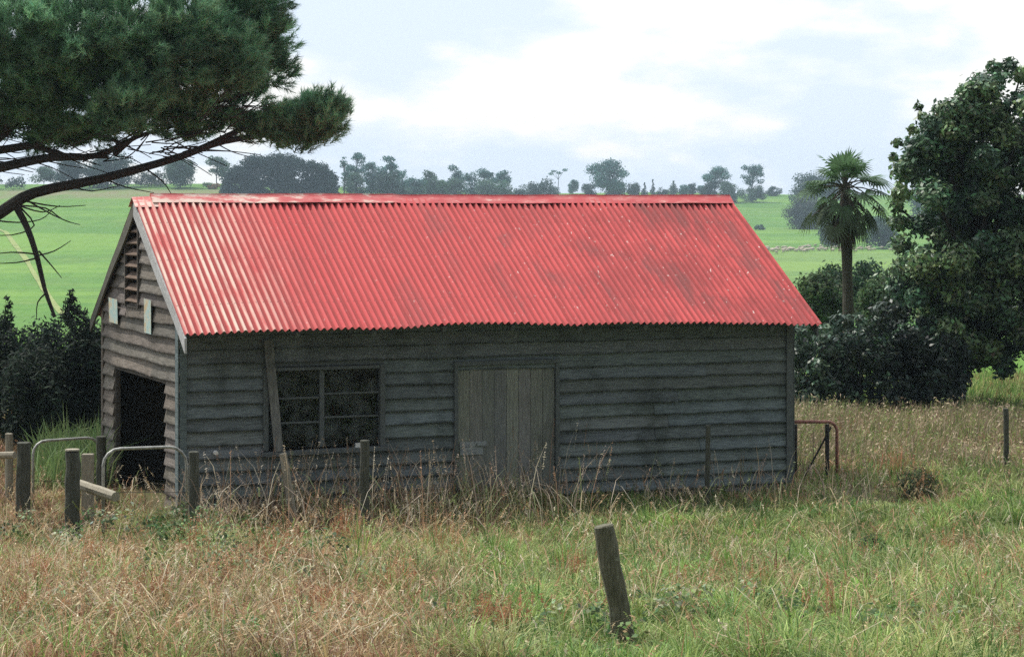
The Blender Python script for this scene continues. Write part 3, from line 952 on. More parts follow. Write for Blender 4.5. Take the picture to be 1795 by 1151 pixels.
# px left, px right, py top, distance, kind, colour, name, label, category
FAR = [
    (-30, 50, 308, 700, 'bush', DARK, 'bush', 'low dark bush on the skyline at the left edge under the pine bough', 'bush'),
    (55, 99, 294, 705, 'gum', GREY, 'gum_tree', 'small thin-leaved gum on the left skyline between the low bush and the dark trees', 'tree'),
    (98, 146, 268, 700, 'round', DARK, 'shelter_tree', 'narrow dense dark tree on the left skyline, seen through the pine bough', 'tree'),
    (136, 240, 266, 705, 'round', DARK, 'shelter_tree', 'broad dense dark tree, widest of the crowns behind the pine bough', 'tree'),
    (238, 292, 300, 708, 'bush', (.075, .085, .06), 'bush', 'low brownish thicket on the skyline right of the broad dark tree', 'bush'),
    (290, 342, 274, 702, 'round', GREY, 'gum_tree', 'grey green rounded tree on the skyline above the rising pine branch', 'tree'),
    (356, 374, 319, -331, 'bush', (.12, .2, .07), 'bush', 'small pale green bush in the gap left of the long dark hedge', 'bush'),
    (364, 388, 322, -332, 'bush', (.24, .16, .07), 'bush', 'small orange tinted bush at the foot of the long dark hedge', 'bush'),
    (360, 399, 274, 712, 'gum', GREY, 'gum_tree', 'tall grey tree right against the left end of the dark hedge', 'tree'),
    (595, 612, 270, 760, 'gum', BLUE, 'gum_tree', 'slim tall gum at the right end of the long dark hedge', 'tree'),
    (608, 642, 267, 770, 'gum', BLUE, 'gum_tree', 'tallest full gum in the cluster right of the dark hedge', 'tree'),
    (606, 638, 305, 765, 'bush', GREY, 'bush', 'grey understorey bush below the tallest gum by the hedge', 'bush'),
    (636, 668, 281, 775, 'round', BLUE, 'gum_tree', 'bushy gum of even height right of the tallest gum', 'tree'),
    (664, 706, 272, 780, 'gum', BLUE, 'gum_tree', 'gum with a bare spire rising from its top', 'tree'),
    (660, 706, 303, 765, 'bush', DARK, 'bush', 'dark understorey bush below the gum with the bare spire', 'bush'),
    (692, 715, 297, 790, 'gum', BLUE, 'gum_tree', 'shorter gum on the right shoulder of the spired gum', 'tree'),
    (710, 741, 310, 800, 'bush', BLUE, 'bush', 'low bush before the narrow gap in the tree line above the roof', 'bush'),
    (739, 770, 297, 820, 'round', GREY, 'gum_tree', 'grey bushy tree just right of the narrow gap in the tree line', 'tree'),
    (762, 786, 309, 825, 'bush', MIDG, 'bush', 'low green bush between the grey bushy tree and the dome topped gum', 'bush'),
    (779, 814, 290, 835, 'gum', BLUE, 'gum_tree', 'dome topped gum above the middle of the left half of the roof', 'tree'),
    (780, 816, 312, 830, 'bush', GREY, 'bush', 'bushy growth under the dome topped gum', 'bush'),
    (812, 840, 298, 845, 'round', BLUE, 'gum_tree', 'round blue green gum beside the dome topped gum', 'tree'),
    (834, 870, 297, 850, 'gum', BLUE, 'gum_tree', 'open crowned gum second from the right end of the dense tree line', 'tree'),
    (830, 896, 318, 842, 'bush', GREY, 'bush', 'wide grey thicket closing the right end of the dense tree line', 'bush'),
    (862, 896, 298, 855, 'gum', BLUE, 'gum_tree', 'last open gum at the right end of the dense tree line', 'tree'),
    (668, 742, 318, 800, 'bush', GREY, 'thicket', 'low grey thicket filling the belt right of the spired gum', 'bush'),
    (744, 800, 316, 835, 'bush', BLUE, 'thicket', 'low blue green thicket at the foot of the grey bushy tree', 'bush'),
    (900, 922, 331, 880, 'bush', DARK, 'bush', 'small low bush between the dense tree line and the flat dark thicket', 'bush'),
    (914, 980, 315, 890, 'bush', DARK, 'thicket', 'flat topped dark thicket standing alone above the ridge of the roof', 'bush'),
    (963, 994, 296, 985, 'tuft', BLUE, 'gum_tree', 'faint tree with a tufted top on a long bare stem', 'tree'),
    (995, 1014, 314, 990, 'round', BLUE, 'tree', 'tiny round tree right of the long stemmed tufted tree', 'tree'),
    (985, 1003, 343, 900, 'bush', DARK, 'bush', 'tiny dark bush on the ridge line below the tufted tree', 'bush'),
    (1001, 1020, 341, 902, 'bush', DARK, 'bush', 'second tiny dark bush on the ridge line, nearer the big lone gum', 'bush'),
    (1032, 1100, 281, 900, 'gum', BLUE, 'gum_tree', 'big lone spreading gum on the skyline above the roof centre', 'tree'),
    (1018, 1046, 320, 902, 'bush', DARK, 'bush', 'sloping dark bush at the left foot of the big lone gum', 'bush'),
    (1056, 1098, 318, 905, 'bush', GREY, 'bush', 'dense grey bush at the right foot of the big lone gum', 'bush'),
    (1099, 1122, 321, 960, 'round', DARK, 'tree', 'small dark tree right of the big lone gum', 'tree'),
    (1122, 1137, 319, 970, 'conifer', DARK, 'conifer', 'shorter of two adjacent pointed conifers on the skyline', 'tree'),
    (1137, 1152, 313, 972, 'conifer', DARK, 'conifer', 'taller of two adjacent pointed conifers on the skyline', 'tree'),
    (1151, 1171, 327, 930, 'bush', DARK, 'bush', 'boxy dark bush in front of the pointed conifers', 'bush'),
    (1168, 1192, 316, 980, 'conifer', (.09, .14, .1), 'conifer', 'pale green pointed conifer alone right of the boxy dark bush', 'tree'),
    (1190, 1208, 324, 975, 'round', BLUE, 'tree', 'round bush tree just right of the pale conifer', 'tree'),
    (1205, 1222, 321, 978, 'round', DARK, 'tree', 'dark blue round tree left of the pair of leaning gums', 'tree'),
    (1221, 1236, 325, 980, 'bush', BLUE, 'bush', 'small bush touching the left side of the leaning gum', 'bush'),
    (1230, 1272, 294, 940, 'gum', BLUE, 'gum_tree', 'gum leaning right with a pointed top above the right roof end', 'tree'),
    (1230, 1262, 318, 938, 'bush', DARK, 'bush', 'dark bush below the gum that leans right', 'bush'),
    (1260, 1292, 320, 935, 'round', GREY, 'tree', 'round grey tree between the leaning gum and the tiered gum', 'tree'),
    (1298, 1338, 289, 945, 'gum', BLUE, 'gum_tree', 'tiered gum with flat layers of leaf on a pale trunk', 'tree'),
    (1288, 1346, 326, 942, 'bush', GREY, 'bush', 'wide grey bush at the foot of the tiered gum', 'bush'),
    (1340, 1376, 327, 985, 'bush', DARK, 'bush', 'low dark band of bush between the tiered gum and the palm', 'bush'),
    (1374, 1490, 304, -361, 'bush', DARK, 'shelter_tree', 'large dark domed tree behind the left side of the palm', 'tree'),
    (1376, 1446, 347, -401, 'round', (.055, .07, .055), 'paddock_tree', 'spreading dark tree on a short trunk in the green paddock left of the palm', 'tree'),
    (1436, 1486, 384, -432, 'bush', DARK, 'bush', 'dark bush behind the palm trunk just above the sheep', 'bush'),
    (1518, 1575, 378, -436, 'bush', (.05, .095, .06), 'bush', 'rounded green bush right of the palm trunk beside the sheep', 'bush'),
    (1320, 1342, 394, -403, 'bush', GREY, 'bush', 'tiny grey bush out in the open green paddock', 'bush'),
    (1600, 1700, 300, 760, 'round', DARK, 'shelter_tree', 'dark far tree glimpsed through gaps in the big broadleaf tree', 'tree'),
]
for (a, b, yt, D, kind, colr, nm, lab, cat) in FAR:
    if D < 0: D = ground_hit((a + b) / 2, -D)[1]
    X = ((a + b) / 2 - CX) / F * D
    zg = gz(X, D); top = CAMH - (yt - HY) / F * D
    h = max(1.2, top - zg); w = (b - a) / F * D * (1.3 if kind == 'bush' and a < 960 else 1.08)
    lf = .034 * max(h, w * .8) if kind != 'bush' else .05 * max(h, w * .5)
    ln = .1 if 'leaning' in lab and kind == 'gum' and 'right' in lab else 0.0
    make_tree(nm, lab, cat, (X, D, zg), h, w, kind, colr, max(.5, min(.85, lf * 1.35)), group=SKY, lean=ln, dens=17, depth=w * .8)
HX, HD = ground_hit(480, 343)
make_tree('cypress_hedge', 'long dense dark clipped cypress hedge on the skyline left of the gums', 'hedge', (HX + 1.5, HD, gz(HX, HD) - .6), 79 / F * HD + (CAMH - gz(HX, HD)) + .6, 206 / F * HD, 'hedge', (.016, .042, .034), .7, group=None, dens=18, depth=7)


# sheep flock
def sheep_mesh():
    mb = MB()
    mb.tube([(-.52, 0, .66), (-.46, 0, .66), (-.25, 0, .66), (.1, 0, .67), (.36, 0, .68), (.48, 0, .7), (.56, 0, .74), (.66, 0, .78), (.78, 0, .72), (.86, 0, .66)],
            [.05, .2, .29, .3, .27, .19, .12, .1, .09, .04], 9)
    for x in (-.36, .32):
        for y in (-.13, .13):
            mb.tube([(x, y, .5), (x + .02, y, .25), (x, y, 0)], [.06, .035, .035], 5)
    mb.tube([(.66, -.1, .82), (.64, -.2, .8)], [.035, .02], 5); mb.tube([(.66, .1, .82), (.64, .2, .8)], [.035, .02], 5)
    mb.tube([(-.5, 0, .72), (-.57, 0, .6), (-.58, 0, .5)], [.05, .04, .02], 5)
    return mb


first = sheep_mesh().build('sheep', M['wool'], smooth=True)
rs = random.Random(5)
for i in range(95):
    px = rs.uniform(1338, 1478) if i < 78 else rs.uniform(1478, 1572)
    D = YS + 4 + rs.gauss(0, 7)
    X = (px - CX) / F * D
    o = first if i == 0 else first.copy()
    if i: COL.objects.link(o)
    o.location = (X, D, gz(X, D)); o.rotation_euler = (0, 0, rs.choice((0, math.pi)) + rs.uniform(-.9, .9))
    s = rs.uniform(.75, .98); o.scale = (s, s, s)
    tag(o, 'cream sheep in the flock strung across the far green paddock', 'sheep', 'sheep in the far flock')


# ------------------------------------------------------------------ broadleaf tree and shrubs on the right
def px_clumps(items, D0, seed):
    """(px, py, r_px, depth offset) -> clumps in metres relative to the origin"""
    return [(*at(px, py, D0 + dd), r / F * D0) for (px, py, r, dd) in items]


rr = random.Random(3)
DB = 43.6
items = []
for (cx_, cy_, rx, ry, n) in ((1690, 400, 118, 205, 70), (1800, 330, 165, 205, 80), (1640, 570, 80, 120, 34), (1800, 545, 150, 105, 62), (1910, 420, 120, 205, 52)):
    for _ in range(n):
        a = rr.uniform(0, 6.283); q_ = math.sqrt(rr.random())
        items.append((cx_ + math.cos(a) * rx * q_, cy_ + math.sin(a) * ry * q_, rr.uniform(20, 36), rr.uniform(-1.5, 1.5) * (1.1 - q_ * .6)))
for (x, y, r) in ((1610, 186, 9), (1618, 205, 13), (1642, 192, 10), (1600, 228, 11), (1573, 250, 10), (1566, 275, 9), (1688, 160, 13), (1680, 180, 12), (1712, 152, 11), (1742, 118, 15), (1770, 114, 16), (1755, 135, 16),
                  (1790, 130, 18), (1735, 200, 18), (1700, 215, 20), (1660, 222, 20), (1635, 240, 22), (1605, 270, 20), (1590, 300, 22), (1580, 340, 22), (1575, 390, 20), (1582, 430, 22), (1572, 360, 16), (1592, 465, 18), (1600, 500, 18), (1578, 480, 10)):
    items.append((x, y, r, rr.uniform(-.5, .5)))
for (x, y, r) in ((1662, 190, 26), (1690, 185, 28), (1702, 162, 22), (1640, 215, 26), (1722, 152, 24), (1616, 252, 24), (1680, 220, 30), (1715, 195, 30), (1600, 285, 26), (1645, 255, 30)):
    for dd in (-.6, .4): items.append((x + rr.uniform(-8, 8), y + rr.uniform(0, 10), r, dd))
cl = px_clumps(items, DB, 1)
bx, by = at(1668, 700, DB)[:2]
root = empty('broadleaf_tree', (bx, by, gz(bx, by)))
tag(root, 'big dark glossy broadleaf tree filling the right edge behind the palm', 'tree')
o_ = root.location
cl = [(x - o_.x, y - o_.y, z - o_.z, r) for x, y, z, r in cl]
V, Q, C = clump_leaves(cl, 4300, .122, (.05, .085, .036), .85, .4, .5, 14, bases=[(.095, .175, .085), (.07, .135, .075), (.155, .235, .10), (.115, .19, .085)], aspect=.5)
np_mesh('crown', V, [Q], M['gloss_leaf'], root, C)
mb = MB(); mb.tube([(0, 0, -.2), (.05, 0, 1.0), (.2, .1, 2.2), (.6, .1, 4.0), (1.0, 0, 5.6)], [.28, .22, .19, .12, .04], 10, rough=.08)
for (x, y, z, r) in cl[::5]:
    z0 = min(1.0 + z * .35, 4.0); sx0 = .05 + .13 * z0
    mb.tube([(sx0, .05, z0), ((x + sx0) * .5, y * .5, (z0 + z) * .5 + .15), (x, y, z)], [.07, .045, .012], 6)
mb.build('trunk', M['bark'], root)


def shrub(label, ells, D, colr, leaf, mat, name='shrub', group='shrubs beneath the palm', per=900, bases=None, flat=.85, rpx=(16, 28), aspect=.5):
    r_ = random.Random(label)
    its = []
    for (cx_, cy_, rx, ry, n) in ells:
        for _ in range(n):
            a = r_.uniform(0, 6.283); q_ = math.sqrt(r_.random())
            its.append((cx_ + math.cos(a) * rx * q_, cy_ + math.sin(a) * ry * q_, r_.uniform(*rpx), r_.uniform(-1, 1) * .8))
    c_ = px_clumps(its, D, 1)
    xs = ells[0][0]; x0, y0 = at(xs, 700, D)[:2]
    rt = empty(name, (x0, y0, gz(x0, y0))); tag(rt, label, 'shrub', group)
    o = rt.location
    c_ = [(x - o.x, y - o.y, max(.12, z - o.z), r) for x, y, z, r in c_]
    V, Q, C = clump_leaves(c_, per, leaf, colr, flat, .4, .5, 14, bases=bases, aspect=aspect)
    np_mesh('foliage', V, [Q], mat, rt, C)
    mb = MB()
    for (x, y, z, r) in c_[::4]:
        mb.tube([(x * .15, y * .15, -.15), (x * .5, y * .5, z * .55), (x, y, z)], [.03, .02, .008], 5)
    mb.build('stems', M['bark'], rt)
    return rt


DK = (.05, .085, .052)
shrub('dark shrub with pale glossy leaves against the right end of the shed', [(1430, 655, 55, 60, 34), (1405, 610, 28, 40, 10)], 42.4, DK, .115, M['gloss_leaf'], bases=[DK, (.13, .2, .125), (.07, .115, .07)], per=2600)
shrub('dark glossy shrub around the foot of the palm trunk', [(1510, 655, 70, 62, 44), (1480, 600, 40, 40, 14)], 42.9, DK, .115, M['gloss_leaf'], bases=[DK, (.09, .15, .09), (.045, .07, .05)], per=2600)
shrub('dark shrub thicket under the left side of the broadleaf tree', [(1615, 640, 72, 72, 56), (1560, 590, 40, 50, 16), (1655, 665, 30, 45, 14)], 42.7, (.022, .038, .026), .12, M['gloss_leaf'], bases=[(.022, .038, .026), (.035, .055, .035)], per=2600)
shrub('olive green bush showing above the roof corner left of the palm trunk', [(1448, 530, 42, 38, 26), (1425, 505, 18, 22, 6)], 58, (.06, .095, .04), .13, M['leaf'], per=1900)
shrub('darker green bush directly left of the palm trunk', [(1462, 500, 30, 26, 16), (1440, 560, 40, 30, 16)], 60, (.05, .085, .045), .13, M['leaf'], per=1900)
shrub('round mid green bush behind the right of the palm trunk', [(1515, 490, 30, 22, 14), (1520, 530, 40, 30, 18)], 60, (.045, .085, .045), .13, M['leaf'], per=1900)
shrub('yellow green bush between the palm trunk and the broadleaf tree', [(1550, 530, 38, 40, 26), (1560, 590, 45, 30, 12)], 55, (.065, .11, .045), .12, M['leaf'], per=2000)


# ------------------------------------------------------------------ fan palm
def fan_palm():
    D = 46.5
    X, Y, _ = at(1490, 600, D)
    z0 = gz(X, Y)
    root = empty('fan_palm', (X, Y, z0)); tag(root, 'tall fan palm with a shaggy skirt of dead fronds behind the shed', 'palm tree')
    top = CAMH - (322 - HY) / F * D - z0
    dx = (1482 - 1490) / F * D
    mb = MB()
    pts = [(dx * k / 10, 0, -.1 + (top + .1) * k / 10) for k in range(11)]
    mb.tube(pts, [.13, .115, .11, .11, .11, .105, .105, .11, .14, .13, .07], 12, rough=.1)
    mb.build('trunk', M['palm_bark'], root, smooth=False)
    c0 = Vector((dx, 0, top))
    VV, FF, CC, off = [], [], [], 0
    r_ = random.Random(12)
    stalks = MB()

    def frond(az, el, plen, rad, col, droop, dead=False):
        nonlocal off
        d = Vector((math.cos(az) * math.cos(el), math.sin(az) * math.cos(el), math.sin(el)))
        base = c0 + Vector((0, 0, -.3 if dead else r_.uniform(-.18, .05)))
        e = base + d * plen + Vector((0, 0, -droop * plen * .5))
        stalks.tube([base, base.lerp(e, .5) + Vector((0, 0, .05 * plen)), e], [.016, .012, .008], 4)
        dd = (d + Vector((0, 0, -droop))).normalized()
        side = dd.cross(Vector((0, 0, 1)))
        if side.length < .1: side = Vector((1, 0, 0))
        side.normalize()
        # turn the blade a little about its own axis
        nrm = side.cross(dd); tw = r_.uniform(-.5, .5)
        side = (side * math.cos(tw) + nrm * math.sin(tw)).normalized(); nrm = side.cross(dd)
        K = 19 if not dead else 11
        span = math.radians(125 if not dead else 50)
        for k in range(K):
            a = -span + 2 * span * k / (K - 1)
            ld = (dd * math.cos(a) + side * math.sin(a)).normalized()
            L = rad * (1 - .25 * abs(a) / span) * r_.uniform(.9, 1.05)
            wd = ld.cross(nrm).normalized() * rad * .052
            sag_ = Vector((0, 0, -1)) * L * (.16 + .25 * droop)
            p1 = e + ld * L * .55 + nrm * rad * .03; p2 = e + ld * L + sag_ * .8
            vs = [e, p1 - wd, p1 + wd, p2]
            VV.extend([tuple(v) for v in vs]); FF.append((off, off + 1, off + 3, off + 2)); off += 4
            cc = np.array(col) * r_.uniform(.75, 1.25)
            CC.extend([cc] * 4)

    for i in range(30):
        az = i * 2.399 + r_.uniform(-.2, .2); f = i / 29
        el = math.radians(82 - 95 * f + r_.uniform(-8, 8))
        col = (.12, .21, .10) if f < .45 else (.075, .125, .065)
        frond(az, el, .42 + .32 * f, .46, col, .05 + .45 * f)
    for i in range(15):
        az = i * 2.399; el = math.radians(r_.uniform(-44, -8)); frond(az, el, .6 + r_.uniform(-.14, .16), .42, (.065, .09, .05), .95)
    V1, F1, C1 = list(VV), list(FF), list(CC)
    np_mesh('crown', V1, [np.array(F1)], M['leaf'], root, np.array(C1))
    stalks.build('stalks', M['palm_bark'], root)
    VV, FF, CC, off = [], [], [], 0
    st2 = stalks; stalks = MB()
    for i in range(30):
        az = i * 2.399; el = math.radians(r_.uniform(-80, -40))
        frond(az, el, r_.uniform(.1, .42), .36, (.085, .07, .05), 1.5, True)
    np_mesh('dead_skirt', VV, [np.array(FF)], M['leaf'], root, np.array(CC))


fan_palm()


# ------------------------------------------------------------------ pine on the left
def pine():
    D = 36.0
    X, Y, _ = at(-330, 800, D)
    z0 = gz(X, Y)
    root = empty('pine_tree', (X, Y, z0)); tag(root, 'spreading pine with a long low bare branch reaching in from the left', 'tree')
    O = Vector((X, Y, z0))
    P = lambda px, py, dd=0.0: Vector(at(px, py, D + dd)) - O
    mb = MB()
    k = D / F
    mb.tube([(0, 0, -.3), (.1, 0, 2.0), (.15, .1, 4.0), (.3, .1, 6.5), (.5, .2, 9)], [.42, .36, .32, .24, .1], 12, rough=.06)

    def limb(pts, w, n=8):
        pp = [P(*p) for p in pts]
        fine = []
        for i in range(len(pp) - 1):
            p0 = pp[max(i - 1, 0)]; p1 = pp[i]; p2 = pp[i + 1]; p3 = pp[min(i + 2, len(pp) - 1)]
            for t in (0, .33, .66):
                fine.append(.5 * ((2 * p1) + (p2 - p0) * t + (2 * p0 - 5 * p1 + 4 * p2 - p3) * t * t + (3 * p1 - p0 - 3 * p2 + p3) * t ** 3))
        fine.append(pp[-1])
        m = len(fine)
        mb.tube(fine, [max(.006, (w[0] + (w[1] - w[0]) * (i / (m - 1))) * k / 2) for i in range(m)], n, rough=.05)
        return fine

    main = limb([(-300, 560), (-150, 462), (0, 373), (60, 338), (180, 313), (330, 270), (430, 224), (500, 205)], (29, 6), 9)
    limb([(322, 272), (400, 246), (470, 238), (560, 238)], (13, 4))
    up = limb([(-320, 470), (-150, 330), (0, 226), (70, 165), (190, 90), (300, 20)], (58, 10), 9)
    l3 = limb([(-300, 360), (0, 294), (90, 276), (170, 273), (240, 240), (300, 222)], (20, 5))
    l4 = limb([(-250, 300), (0, 263), (60, 256), (110, 272), (190, 275)], (18, 6))
    limb([(60, 256), (150, 215), (240, 190), (330, 160)], (14, 5))
    limb([(200, 272), (290, 200), (400, 175), (470, 150)], (9, 4))
    # hanging dead branch with twigs
    limb([(28, 362), (48, 400), (66, 455), (78, 505), (96, 556)], (13, 6), 7)
    tw = random.Random(4)
    for pts in ([(64, 452), (30, 460), (-20, 462)], [(62, 445), (20, 442), (-30, 448)], [(66, 448), (95, 440), (124, 422)], [(68, 440), (90, 465), (108, 487)], [(82, 512), (66, 530), (64, 560)],
                [(30, 360), (80, 365), (110, 385), (140, 394)], [(32, 360), (75, 372), (105, 360)], [(30, 358), (60, 395), (20, 412), (-30, 410)], [(40, 352), (100, 362), (150, 360)], [(45, 350), (95, 378), (125, 390)],
                [(-20, 385), (30, 390), (70, 385), (90, 370)], [(180, 312), (220, 328), (270, 338)], [(250, 292), (285, 318), (300, 340)], [(120, 325), (160, 335), (210, 325)]):
        limb([(x, y, tw.uniform(-.2, .2)) for x, y in pts], (3.6, 1.2), 5)
    # fine twig web through the open lower crown
    for _ in range(120):
        x = tw.uniform(-60, 440); y = tw.uniform(215, 285) - max(0, (x - 250)) * .22
        a = tw.uniform(-.9, .5); L = tw.uniform(40, 110)
        dd = tw.uniform(-1, 1)
        limb([(x, y, dd), (x + L * .5 * math.cos(a), y + L * .5 * math.sin(a) + tw.uniform(-6, 6), dd), (x + L * math.cos(a), y + L * math.sin(a), dd)], (2.6, 1.0), 4)
    mb.build('trunk', M['bark'], root)

    # needle tufts
    C, N, S = [], [], []

    def puff(px, py, dd, rx, ry, n, shell=.55, upb=.35):
        """a bough: many small tight bunches of tufts spread over a lumpy shell"""
        n = int(n * 1.95); per = 17
        for _ in range(max(3, n // per)):
            d = rand_dirs(1)[0]
            q_ = d * RNG.uniform(shell, 1.08) * np.array([rx, rx * .9, ry])
            c = P(px + q_[0], py - q_[2], dd + q_[1] * k)
            e = rand_dirs(per) * (RNG.uniform(0, 1, (per, 1)) ** .5) * np.array([28, 28, 19]) * k * RNG.uniform(.7, 1.2)
            C.append(np.array(c)[None] + e)
            nn = d * .7 + np.array([.12, 0, upb + .25]) + .22 * RNG.normal(size=(per, 3)); N.append(nn / np.linalg.norm(nn, axis=1, keepdims=True))
            S.append(np.full(per, tw.uniform(.6, 1.45)))
    for (px, py, dd, rx, ry, n) in ((440, 60, 0, 62, 76, 420), (395, 110, -.6, 75, 55, 420), (455, 120, .2, 50, 40, 260), (330, 50, -.8, 85, 80, 480), (300, 120, -1.0, 80, 52, 420), (230, 60, -1.0, 85, 80, 480), (200, 150, -.6, 75, 45, 340), (130, 50, -1.2, 85, 80, 480),
                                    (100, 140, -.8, 80, 52, 400), (30, 60, -1.2, 85, 80, 480), (10, 150, -.6, 80, 50, 380), (-60, 80, -1, 90, 80, 380), (-90, 160, -.5, 80, 50, 260), (90, 195, -.5, 60, 32, 200), (20, 205, 0, 55, 26, 130),
                                    (460, -20, 0, 55, 60, 260), (400, -60, .3, 80, 70, 320), (300, -80, 0, 95, 70, 320), (190, -80, 0, 95, 70, 320), (80, -80, 0, 95, 70, 320), (-30, -70, 0, 95, 70, 300), (-150, 0, 0, 100, 110, 320),
                                    (200, 80, 1.4, 200, 80, 500), (380, 60, 1.2, 110, 80, 380), (60, 90, 1.4, 150, 80, 400), (310, -170, 0, 170, 70, 260), (130, -180, 0, 180, 70, 260), (-60, -160, 0, 160, 80, 200)):
        puff(px, py, dd, rx, ry, n)
    for (px, py, dd, rx, ry, n) in ((550, 205, 0, 48, 40, 330), (505, 215, .2, 45, 30, 200), (575, 195, -.1, 26, 32, 110), (465, 225, 0, 40, 22, 90), (525, 245, 0, 50, 12, 70)):
        puff(px, py, dd, rx, ry, n, .3, .55)
    for (px, py, dd, rx, ry, n) in ((220, 178, -1.4, 52, 38, 210), (180, 205, -1.2, 40, 26, 90), (255, 165, -1.4, 28, 30, 80)):
        puff(px, py, dd, rx, ry, n, .3, .5)
    for (px, py, dd, rx, ry, n) in ((310, 195, 0, 90, 30, 170), (390, 200, .2, 60, 28, 120), (230, 205, .3, 90, 30, 120), (120, 215, .6, 90, 26, 120), (350, 180, .3, 90, 20, 110), (270, 225, 0, 90, 18, 60), (150, 235, .2, 90, 22, 85), (60, 240, .4, 80, 20, 70), (340, 225, .2, 60, 16, 40), (430, 195, 0, 50, 22, 50), (-40, 235, 0, 80, 24, 70)):
        puff(px, py, dd, rx, ry, n, .0, .2)
    C = np.concatenate(C); N = np.concatenate(N); S = np.concatenate(S)
    nt = len(C); K = 36
    ctr = np.repeat(C, K, 0); ax = np.repeat(N, K, 0); sh = np.repeat(S, K)
    m = nt * K
    d = ax * 1.0 + .5 * RNG.normal(size=(m, 3)); d /= np.linalg.norm(d, axis=1, keepdims=True)
    b0 = ctr + ax * RNG.uniform(-.09, .05, (m, 1))
    L = RNG.uniform(.09, .17, (m, 1))
    sd = np.cross(d, rand_dirs(m)); sd /= np.linalg.norm(sd, axis=1, keepdims=True) + 1e-9
    w = .0048
    tip = b0 + d * L; tip[:, 2] -= L[:, 0] * .06
    V = np.stack([b0 - sd * w, b0 + sd * w, tip], 1).reshape(-1, 3)
    base = np.array((.18, .335, .19))
    tc = np.repeat(RNG.uniform(.7, 1.35, nt), K) * sh
    cc = base[None] * tc[:, None] * RNG.uniform(.75, 1.25, (m, 1)) * np.stack([1 + .12 * RNG.normal(size=m), np.ones(m), 1 + .12 * RNG.normal(size=m)], 1)
    np_mesh('crown', V, [np.arange(m * 3).reshape(m, 3)], M['needle'], root, np.repeat(np.clip(cc, .004, 1), 3, 0))


pine()


# ------------------------------------------------------------------ dark cypress bushes left of the shed
def cypress(label, px0, px1, ytop, D, colr, tips=()):
    r_ = random.Random(label)
    cx_ = (px0 + px1) / 2; w = (px1 - px0) / F * D
    X = (cx_ - CX) / F * D; zg = gz(X, D); h = CAMH - (ytop - HY) / F * D - zg
    rt = empty('cypress_bush', (X, D, zg)); tag(rt, label, 'bush', 'dark bushes left of the shed')
    cl_ = []
    for i in range(int(62 * w)):
        u = r_.uniform(-1, 1); f = r_.random()
        zt = h * (1 - .12 * u * u) * (.1 + .86 * f)
        cl_.append((u * w * .5, r_.uniform(-.6, .5), zt, r_.uniform(.18, .3)))
    for (px, py, r) in tips:
        t_ = Vector(at(px, py, D)) - Vector((X, D, zg)); n = 6
        for j in range(n):
            cl_.append((t_.x + r_.uniform(-.03, .03), t_.y, t_.z - j * .085, r * (.35 + .14 * j)))
    V, Q, C = clump_leaves(cl_, 3600, .11, colr, 1.0, .45, .6, 16, aspect=.3)
    np_mesh('foliage', V, [Q], M['leaf'], rt, C)
    mb = MB()
    for (x, y, z, r) in cl_[::6]:
        mb.tube([(x * .3, y * .3, -.15), (x * .7, y * .6, z * .5), (x, y, z)], [.03, .02, .006], 5)
    mb.build('stems', M['bark'], rt)


CY = (.022, .036, .024)
cypress('dark ragged bush at the left edge with one upright sprig', -70, 50, 566, 38.5, CY, [(15, 524, .12)])
cypress('dark dense bush filling the middle of the hedge left of the gable', 40, 125, 560, 38, (.018, .031, .022))
cypress('dark bush touching the gable, with a feathery pointed tip', 100, 200, 572, 37, CY, [(126, 514, .2), (150, 545, .16)])
cypress('lower dark bush standing in front of the dark hedge by the far gate', 20, 110, 620, 36.2, (.026, .04, .026))


# ------------------------------------------------------------------ grass
def in_shed(x, y, m=.04):
    s = (x - XL) * ct + (y - DL) * st; t = -(x - XL) * st + (y - DL) * ct
    return (s > -m) & (s < LG + m) & (t > -m) & (t < W + m)


def scatter(n, d0, d1, pw=1.0, marg=1.8, xmin=None, xmax=None):
    """more of them near, over the strip the photograph looks at and a margin on both sides"""
    u = RNG.random(n)
    D = d0 + (d1 - d0) * u ** pw
    half = .2214 * D + marg
    X = RNG.uniform(-1, 1, n) * half
    k = ~in_shed(X, D)
    if xmin is not None: k &= X / D > xmin
    if xmax is not None: k &= X / D < xmax
    return X[k], D[k]


def blades(X, Y, h, w, lean, cols, wind=(0.12, 0.02)):
    n = len(X)
    Z = ground_z(X, Y)
    a = RNG.uniform(0, 6.283, n); da = RNG.uniform(0, 6.283, n)
    side = np.stack([np.cos(a), np.sin(a) * .4, np.zeros(n)], 1)
    side /= np.linalg.norm(side, axis=1, keepdims=True)
    bend = np.stack([np.cos(da) * lean + wind[0], np.sin(da) * lean + wind[1], np.zeros(n)], 1)
    B = np.stack([X, Y, Z - .01], 1)
    hh = h[:, None]; up = np.array([0, 0, 1.0])
    Mi = B + up * hh * .55 + bend * hh * .32
    Ti = B + up * hh * (1 - .35 * np.linalg.norm(bend, axis=1, keepdims=True)) + bend * hh * 1.0
    ww = w[:, None]
    V = np.stack([B - side * ww * .5, B + side * ww * .5, Mi - side * ww * .4, Mi + side * ww * .4, Ti], 1).reshape(-1, 3)
    i = np.arange(n) * 5
    q_ = np.stack([i, i + 1, i + 3, i + 2], 1); t_ = np.stack([i + 2, i + 3, i + 4], 1)
    return V, q_, t_, np.repeat(cols, 5, 0), Ti, bend


